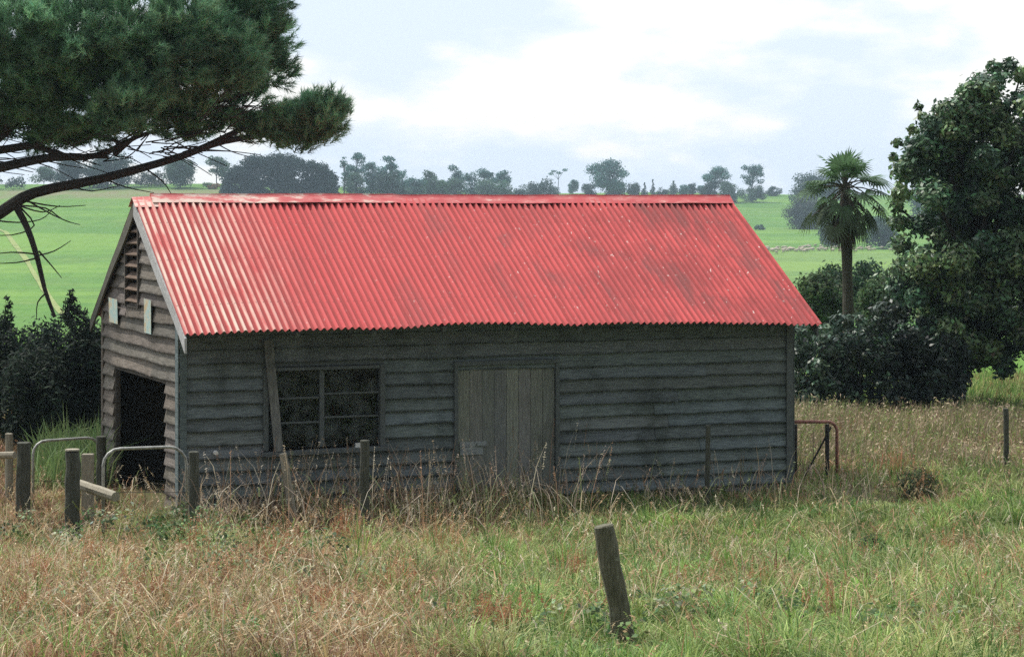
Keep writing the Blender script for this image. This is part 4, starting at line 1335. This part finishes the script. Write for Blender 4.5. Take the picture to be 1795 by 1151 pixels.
def dryness(X, Y):
    """0 lush green .. 1 dead: brown on the left, in the field behind, patchy elsewhere"""
    ang = X / Y
    d = 1 - sstep(-.09, .06, ang)
    d = np.maximum(d * .7, .74 * sstep(27, 38, Y + 5 * (vnoise(X * .7 + 1, Y * .35) - .5)) * sstep(.03, .08, ang) + .12 * (vnoise(X * .6, Y * .5) - .5))
    d = d * (1 - .8 * sstep(40.5, 42, Y))
    d = d - .2 * sstep(-.03, .05, ang) * (1 - sstep(27, 32, Y))
    d = d + .9 * (vnoise(X * .9 + 5, Y * .55) - .5) + .35 * (vnoise(X * 3.1, Y * 2.0) - .5)
    return np.clip(d, .02, .97)


PAL_DRY = np.array([(.36, .255, .14), (.29, .165, .095), (.46, .36, .22), (.21, .115, .07), (.32, .25, .12), (.36, .19, .12)])
PAL_GRN = np.array([(.165, .27, .06), (.12, .21, .05), (.23, .31, .085), (.28, .34, .12), (.10, .195, .05), (.35, .36, .15)])


def grass_cols(X, Y, shift=0.0):
    n = len(X)
    dry = RNG.random(n) < np.clip(dryness(X, Y) + shift, 0.03, .97)
    # patches keep to one or two tones so the sward is mottled, not salt and pepper
    kd = (np.floor(vnoise(X * 1.7 + 20, Y * 1.3) * 6).astype(int) + RNG.integers(0, 3, n)) % 6
    kg = (np.floor(vnoise(X * 1.3 + 40, Y * 1.1 + 7) * 6).astype(int) + RNG.integers(0, 3, n)) % 6
    c = np.where(dry[:, None], PAL_DRY[kd], PAL_GRN[kg])
    tone = .62 + .85 * vnoise(X * 2.3 + 13, Y * 1.5 + 5)
    return c * RNG.uniform(.7, 1.3, (n, 1)) * tone[:, None], dry


def emit(name, parts, mat, kind='stuff', label=None, cat=None):
    VV, Q, T, C, off = [], [], [], [], 0
    for (V, q_, t_, c) in parts:
        VV.append(V); Q.append(q_ + off)
        if t_ is not None: T.append(t_ + off)
        C.append(c); off += len(V)
    fs = [np.concatenate(Q)] + ([np.concatenate(T)] if T else [])
    o = np_mesh(name, np.concatenate(VV), fs, mat, cols=np.concatenate(C))
    return tag(o, label, cat, kind=kind)


# sward
def arcs(X, Y, h, w, bend, az, cols, zoff=0.0):
    """curved blades of three joints that rise and then droop over"""
    n = len(X); Z = ground_z(X, Y) - .01 + zoff
    D_ = np.stack([np.cos(az), np.sin(az), np.zeros(n)], 1)
    tw = RNG.uniform(-.9, .9, n); sd = np.stack([-np.sin(az + tw), np.cos(az + tw) * .6, np.zeros(n)], 1)
    B = np.stack([X, Y, Z], 1); up = np.array([0, 0, 1.0]); H = h[:, None]; K = bend[:, None]
    V = []
    for t, ww in ((0, .55), (.36, 1.0), (.7, .75)):
        p = B + D_ * H * K * t * t + up * H * (t - .42 * K * t * t)
        o = sd * (w * ww * .5)[:, None]
        V += [p - o, p + o]
    V.append(B + D_ * H * K * 1.05 + up * H * (1 - .52 * K))
    V = np.stack(V, 1).reshape(-1, 3)
    i = np.arange(n) * 7
    q_ = np.concatenate([np.stack([i, i + 1, i + 3, i + 2], 1), np.stack([i + 2, i + 3, i + 5, i + 4], 1)])
    return V, q_, np.stack([i + 4, i + 5, i + 6], 1), np.repeat(cols, 7, 0)


def short(x, y):
    """the sward is thin and low on the bank around the leaning post"""
    s = (x - XL) * ct + (y - DL) * st; t = -(x - XL) * st + (y - DL) * ct
    wall = sstep(4.6, 6, s) * (1 - sstep(9.5, 11, s)) * sstep(-3.2, -1.2, t) * (t < .2)
    return (.78 - .62 * np.exp(-(((x - .74) / .5) ** 2 + ((y - 15.4) / 1.2) ** 2))) * (1 - .5 * wall)


def tussocks(n, d0, d1, pw, marg, nb, hr, wr, spread, shift=0.0, xmin=None):
    X, Y = scatter(n, d0, d1, pw, marg, xmin)
    n = len(X)
    c0, _ = grass_cols(X, Y, shift)
    size = RNG.uniform(.55, 1.5, n) * (.5 + vnoise(X * .8 + 11, Y * .6))
    k = np.repeat(np.arange(n), nb); m = len(k)
    az = RNG.uniform(0, 6.283, m); r = np.abs(RNG.normal(0, spread, m)) * size[k]
    x, y = X[k] + np.cos(az) * r, Y[k] + np.sin(az) * r
    ok = ~in_shed(x, y); k, az, x, y = k[ok], az[ok], x[ok], y[ok]; m = len(k)
    h = RNG.uniform(*hr, m) * size[k] * short(x, y)
    other, _ = grass_cols(x, y, shift)
    mixk = (RNG.random(m) < .22)[:, None]
    cc = np.where(mixk, other, c0[k]) * RNG.uniform(.75, 1.3, (m, 1))
    return arcs(x, y, h, RNG.uniform(*wr, m), RNG.uniform(.15, 1.25, m), az + RNG.normal(0, .5, m), cc)


parts = []
X, Y = scatter(170000, 13.5, 33, 1.25)
h = RNG.uniform(.06, .2, len(X)) * short(X, Y) * (.6 + .9 * vnoise(X * 1.1, Y * 1.1 + 3))
c, dry = grass_cols(X, Y)
V, q_, t_, cc, _, _ = blades(X, Y, h, RNG.uniform(.006, .013, len(X)), RNG.uniform(.15, .9, len(X)), c * .9); parts.append((V, q_, t_, cc))
parts.append(tussocks(5200, 14, 32, 1.2, 1.8, 34, (.16, .34), (.006, .013), .07))
parts.append(tussocks(500, 14, 30, 1.1, 1.8, 40, (.26, .46), (.007, .014), .06, -.45))
X, Y = scatter(80000, 32, 52, 1.0, 3)
h = RNG.uniform(.10, .26, len(X)) * (1 + .6 * sstep(35, 38, Y)); c, dry = grass_cols(X, Y)
V, q_, t_, cc, _, _ = blades(X, Y, h, RNG.uniform(.012, .024, len(X)), RNG.uniform(.1, .5, len(X)), c); parts.append((V, q_, t_, cc))
parts.append(tussocks(2200, 32, 50, 1.0, 3, 26, (.16, .34), (.012, .02), .1))
emit('grass', parts, M['grass'], label='short mixed green and dead grass all round the shed', cat='grass')


def seed_heads(Ti, bend, h, cols, n_sp=5, size=.05):
    """small spikelets along the top of every stalk"""
    n = len(Ti)
    k = np.repeat(np.arange(n), n_sp)
    f = np.tile(np.linspace(0, 1, n_sp), n)[:, None]
    dirn = -bend[k] * .25 - np.array([0, 0, 1.0]); dirn /= np.linalg.norm(dirn, axis=1, keepdims=True)
    P = Ti[k] + dirn * f * (h[k] * .2)[:, None]
    V, q_ = leaf_quads(P, rand_dirs(len(P)), size, .3, .3)
    return V, q_, np.repeat(cols[k] * RNG.uniform(.85, 1.2, (len(P), 1)), 4, 0)


# taller dead stalks with seed heads
parts = []
X, Y = scatter(60000, 14, 34, 1.15)
keep = RNG.random(len(X)) < (.06 + .75 * dryness(X, Y)) * .32 * (.15 + 1.5 * vnoise(X * .9 + 2, Y * .9 + 8) ** 2)
X, Y = X[keep], Y[keep]
h = RNG.uniform(.22, .56, len(X)); c = PAL_DRY[RNG.integers(0, 6, len(X))] * RNG.uniform(.9, 1.6, (len(X), 1))
h = h * short(X, Y) / .78; az = RNG.normal(2.6, 1.3, len(X)); bk = RNG.uniform(.1, .9, len(X))
V, q_, t_, cc = arcs(X, Y, h, RNG.uniform(.004, .008, len(X)), bk, az, c); parts.append((V, q_, t_, cc))
Ti = V[6::7]; bd = np.stack([np.cos(az) * bk * 3, np.sin(az) * bk * 3, 0 * az], 1)
kk = RNG.random(len(X)) < .5
V, q_, cc = seed_heads(Ti[kk], bd[kk], h[kk], c[kk], 5, .034); parts.append((V, q_, None, cc))
X, Y = scatter(56000, 30.5, 41.6, .62, 3, xmin=.04)
h = RNG.uniform(.25, .62, len(X)) * (.5 + .42 * sstep(31, 38.5, Y)) * (.6 + .8 * vnoise(X * .9 + 4, Y * .5)); c = np.array([(.36, .28, .19), (.29, .215, .155), (.44, .36, .24), (.22, .25, .09), (.17, .23, .07)])[RNG.integers(0, 5, len(X))] * RNG.uniform(.65, 1.3, (len(X), 1)) * (.8 + .4 * vnoise(X * .8, Y * .4))[:, None]
V, q_, t_, cc, Ti, bd = blades(X, Y, h, RNG.uniform(.009, .016, len(X)), RNG.uniform(.05, .5, len(X)), c); parts.append((V, q_, t_, cc))
V, q_, cc = seed_heads(Ti[::4], bd[::4], h[::4], c[::4] * 1.3, 2, .07); parts.append((V, q_, None, cc))
# long straws fallen over one another
X, Y = scatter(15000, 14.2, 31, 1.15)
keep = RNG.random(len(X)) < (.3 + .7 * dryness(X, Y)) * (.2 + 1.3 * vnoise(X * .7 + 30, Y * .7) ** 1.5)
X, Y = X[keep], Y[keep]; n = len(X)
h = RNG.uniform(.3, .85, n) * (short(X, Y) + .15); c = np.array([(.56, .44, .26), (.46, .32, .17), (.62, .54, .38), (.42, .24, .13), (.27, .33, .11)])[RNG.integers(0, 5, n)] * RNG.uniform(.8, 1.15, (n, 1))
V, q_, t_, cc = arcs(X, Y, h, RNG.uniform(.005, .010, n), RNG.uniform(.3, 1.35, n), RNG.uniform(0, 6.283, n), c); parts.append((V, q_, t_, cc))
V, q_, cc = seed_heads(V[6::7], np.stack([np.cos(h * 99), np.sin(h * 99), h * 0], 1) * 3, h * .9, c, 7, .04); parts.append((V, q_, None, cc))
emit('dry_grass', parts, M['grass'], label='tall dead seeding grass standing above the green', cat='grass')

# tall weed stalks along the wall and lush weeds behind the far gate
parts = []
n = 1600
s = RNG.uniform(-.3, 8.6, n); tt = -np.abs(RNG.normal(.0, 1.15, n)) - .12
keep = RNG.random(n) < np.where(s < 4.9, 1.0, .3) * (.25 + 1.1 * vnoise(s * 1.5, tt * 1.2 + 7)); s, tt = s[keep], tt[keep]; n = len(s)
X = XL + s * ct - tt * st; Y = DL + s * st + tt * ct
h = RNG.uniform(.4, 1.3, n) * np.where(s < 5.4, 1, .75)
c = np.array([(.52, .43, .31), (.42, .32, .21), (.6, .53, .41), (.36, .28, .22), (.40, .25, .16), (.2, .24, .1)])[RNG.integers(0, 6, n)] * RNG.uniform(.7, 1.15, (n, 1))
az = RNG.uniform(0, 6.283, n); bk = RNG.uniform(.1, 1.0, n)
V, q_, t_, cc = arcs(X, Y, h, RNG.uniform(.008, .013, n), bk, az, c); parts.append((V, q_, t_, cc))
bd = np.stack([np.cos(az) * bk * 3, np.sin(az) * bk * 3, 0 * az], 1); kk = RNG.random(n) < .6
V, q_, cc = seed_heads(V[6::7][kk], bd[kk], h[kk] * 1.3, c[kk], 12, .042); parts.append((V, q_, None, cc))
# leafy growth along the foot of the wall
n = 7000; s = RNG.uniform(-.2, 8.7, n); tt = -np.abs(RNG.normal(0, .45, n)) - .06
X = XL + s * ct - tt * st; Y = DL + s * st + tt * ct
h = RNG.uniform(.15, .5, n) * (.4 + 1.0 * vnoise(s * 2.2 + 3, tt)) * np.where(s > 5, .5, 1); c, _ = grass_cols(X, Y, -.1)
V, q_, t_, cc = arcs(X, Y, h, RNG.uniform(.009, .017, n), RNG.uniform(.1, 1.1, n), RNG.uniform(0, 6.283, n), c * .85); parts.append((V, q_, t_, cc))
# reddish dock clumps
for (px, py, D, m, hh) in ((878, 1130, 16.3, 50, .42), (1000, 930, 22, 26, .5), (395, 1010, 20, 26, .5), (770, 930, 25, 24, .7), (1320, 1000, 20, 14, .4), (1660, 900, 24, 18, .5), (850, 1120, 16.6, 40, .4), (60, 1010, 20, 40, .5), (150, 960, 22, 40, .55), (250, 1060, 18.5, 36, .45), (480, 960, 23, 40, .6), (560, 1090, 17.5, 30, .4), (690, 1010, 20, 30, .5), (30, 1110, 17, 30, .4), (330, 940, 24, 36, .6), (600, 930, 25.5, 40, .7), (1180, 1010, 20, 16, .4), (1500, 930, 23, 20, .5), (1440, 1060, 18, 16, .4), (1610, 830, 31, 30, .6), (1560, 800, 33, 30, .6), (1700, 1040, 19, 18, .4)):
    x0 = (px - CX) / F * D
    X = x0 + RNG.normal(0, .10, m); Y = D + RNG.normal(0, .12, m); h = RNG.uniform(.5, 1.0, m) * hh
    c = np.array([(.42, .18, .09), (.34, .19, .10), (.48, .27, .15)])[RNG.integers(0, 3, m)] * RNG.uniform(.8, 1.2, (m, 1))
    V, q_, t_, cc, Ti, bd = blades(X, Y, h, np.full(m, .008), RNG.uniform(.1, .4, m), c); parts.append((V, q_, t_, cc))
    V, q_, cc = seed_heads(Ti, bd, h * 2, c, 10, .035); parts.append((V, q_, None, cc))
emit('dead_weeds', parts, M['grass'], label='tall dead weed stalks with seed heads along the shed wall', cat='weeds')

parts = []
m = 1000
px = RNG.uniform(60, 190, m); D = RNG.uniform(31.5, 35, m); X = (px - CX) / F * D
k = ~in_shed(X, D, .1); X, D = X[k], D[k]; m = len(X)
h = RNG.uniform(.4, 1.0, m) * (.5 + .7 * vnoise(X * 4, D * 2)); c = np.array([(.2, .3, .1), (.16, .26, .09), (.25, .32, .13)])[RNG.integers(0, 3, m)] * RNG.uniform(.8, 1.2, (m, 1))
V, q_, t_, cc, Ti, bd = blades(X, D, h, np.full(m, .022), RNG.uniform(.1, .7, m), c); parts.append((V, q_, t_, cc))
emit('green_weeds', parts, M['grass'], label='lush pale green weeds behind the far pipe gate', cat='weeds')

# brambles: low mounds of small pale leaves on the left, and leafy clumps in the sward
cl = []
for (px, D, sp, m, zz) in ((30, 26, .5, 14, .35), (170, 25.2, .5, 16, .3), (250, 26, .4, 12, .3), (345, 25.8, .35, 16, .4), (400, 23.5, .5, 18, .28), (330, 21.5, .45, 16, .22), (480, 20.5, .4, 10, .2), (180, 17.5, .5, 10, .1), (60, 20, .5, 8, .12), (1180, 18.2, .5, 10, .08), (1290, 18.5, .45, 10, .08), (620, 17, .6, 9, .08), (950, 16.4, .5, 9, .06), (1500, 16.5, .6, 9, .06)):
    x0 = (px - CX) / F * D
    for _ in range(m):
        x, y = x0 + RNG.normal(0, sp), D + RNG.normal(0, sp); cl.append((x, y, gz(x, y) + RNG.uniform(.06, zz + .12), RNG.uniform(.09, .2)))
V, Q, C = clump_leaves(cl, 1500, .05, (.1, .15, .06), .7, .4, .8, 14, bases=[(.12, .19, .07), (.2, .28, .14), (.08, .13, .055), (.3, .36, .22)], aspect=.7)
tag(np_mesh('brambles', V, [Q], M['leaf'], cols=C), 'low brambles and leafy weeds among the grass', 'brambles', kind='stuff')

# dark tussocks in the right-hand grass
for (px, py, D, r, lab) in ((1526, 955, 25.2, .17, 'small dark round tussock in the green grass at right'), (1610, 850, 31, .26, 'wide dark tussock among the brown grass below the broadleaf tree')):
    X, Y = (px - CX) / F * D, D; z = gz(X, Y)
    V, Q, C = clump_leaves([(0, 0, r * .7, r * 1.1)], 16000, .075, (.04, .06, .028), .9, .4, .5, 60, aspect=.2)
    o = np_mesh('tussock', V, [Q], M['leaf'], cols=C, loc=(X, Y, z)); tag(o, lab, 'tussock')

# ------------------------------------------------------------------ haze
hz = MB(); hz.box((-900, -40, -22), (900, 1580, 36))
ho = hz.build('haze', M['white']); ho.data.materials.clear()
hm_ = bpy.data.materials.new('haze_air'); hm_.use_nodes = True
nt = hm_.node_tree; nt.nodes.clear()
vo_ = nt.nodes.new('ShaderNodeVolumePrincipled'); vo_.inputs['Density'].default_value = .00024; vo_.inputs['Color'].default_value = (.68, .87, 1, 1)
ou = nt.nodes.new('ShaderNodeOutputMaterial'); nt.links.new(vo_.outputs[0], ou.inputs['Volume'])
ho.data.materials.append(hm_); tag(ho, kind='stuff')

# ------------------------------------------------------------------ light
sv = Vector((-.42, .36, .83)).normalized()
sl = bpy.data.lights.new('sun', 'SUN'); sl.energy = 3.2; sl.angle = math.radians(3); sl.color = (1, .95, .87)
so = bpy.data.objects.new('sun', sl); COL.objects.link(so)
so.rotation_euler = (-sv).to_track_quat('-Z', 'Y').to_euler()

w = bpy.data.worlds.new('World'); scene.world = w; w.use_nodes = True
t = w.node_tree; t.nodes.clear()
N_ = t.nodes.new; L_ = t.links.new
out = N_('ShaderNodeOutputWorld')
sky = N_('ShaderNodeTexSky'); sky.sky_type = 'NISHITA'; sky.sun_disc = False
sky.sun_elevation = math.asin(sv.z); sky.sun_rotation = math.atan2(sv.x, sv.y)
bs = N_('ShaderNodeBackground'); bs.inputs[1].default_value = .12; L_(sky.outputs[0], bs.inputs[0])
tc = N_('ShaderNodeTexCoord')
mp = N_('ShaderNodeMapping'); mp.inputs['Scale'].default_value = (1, 1, 2.6); mp.inputs['Location'].default_value = (.37, .1, .02); L_(tc.outputs['Generated'], mp.inputs[0])
n1 = N_('ShaderNodeTexNoise'); n1.inputs['Scale'].default_value = 11; n1.inputs['Detail'].default_value = 7; n1.inputs['Roughness'].default_value = .52; L_(mp.outputs[0], n1.inputs[0])
sp = N_('ShaderNodeSeparateXYZ'); L_(tc.outputs['Generated'], sp.inputs[0])
cr = N_('ShaderNodeValToRGB'); e = cr.color_ramp.elements
e[0].position = .44; e[0].color = (.58, .655, .77, 1); e[1].position = .555; e[1].color = (.80, .785, .76, 1)
m_ = e.new(.50); m_.color = (.66, .71, .785, 1)
L_(n1.outputs[0], cr.inputs[0])
mr = N_('ShaderNodeMapRange'); mr.interpolation_type = 'SMOOTHSTEP'; L_(sp.outputs[2], mr.inputs[0]); mr.inputs[1].default_value = .08; mr.inputs[2].default_value = .9; mr.inputs[3].default_value = 1.0; mr.inputs[4].default_value = 2.75
# the cloud is brighter on the sun's side of the sky and duller opposite
dt = N_('ShaderNodeVectorMath'); dt.operation = 'DOT_PRODUCT'; L_(tc.outputs['Generated'], dt.inputs[0]); dt.inputs[1].default_value = (-.25, .968, 0)
m2 = N_('ShaderNodeMapRange'); m2.interpolation_type = 'SMOOTHSTEP'; L_(dt.outputs['Value'], m2.inputs[0]); m2.inputs[1].default_value = -.7; m2.inputs[2].default_value = .75; m2.inputs[3].default_value = .2; m2.inputs[4].default_value = 1.08
mm = N_('ShaderNodeMath'); mm.operation = 'MULTIPLY'; L_(mr.outputs[0], mm.inputs[0]); L_(m2.outputs[0], mm.inputs[1])
bc = N_('ShaderNodeBackground'); L_(cr.outputs[0], bc.inputs[0]); L_(mm.outputs[0], bc.inputs[1])
mx = N_('ShaderNodeMixShader'); mx.inputs[0].default_value = .93
L_(bs.outputs[0], mx.inputs[1]); L_(bc.outputs[0], mx.inputs[2]); L_(mx.outputs[0], out.inputs[0])

# ------------------------------------------------------------------ camera and picture
cam = bpy.data.cameras.new('camera'); cam.sensor_width = 36; cam.lens = 36 * F / 1795
cam.shift_y = (HY - 575.5) / 1795; cam.clip_start = .1; cam.clip_end = 6000
co = bpy.data.objects.new('camera', cam); COL.objects.link(co)
co.location = (0, 0, CAMH); co.rotation_euler = (math.radians(90), 0, 0)
scene.camera = co
scene.view_settings.view_transform = 'Standard'; scene.view_settings.look = 'None'
scene.view_settings.exposure = 0.42; scene.view_settings.gamma = 1.0
scene.cycles.volume_bounces = 0
scene.cycles.max_bounces = 6
scene.cycles.use_denoising = False
scene.cycles.sample_clamp_indirect = 3.0
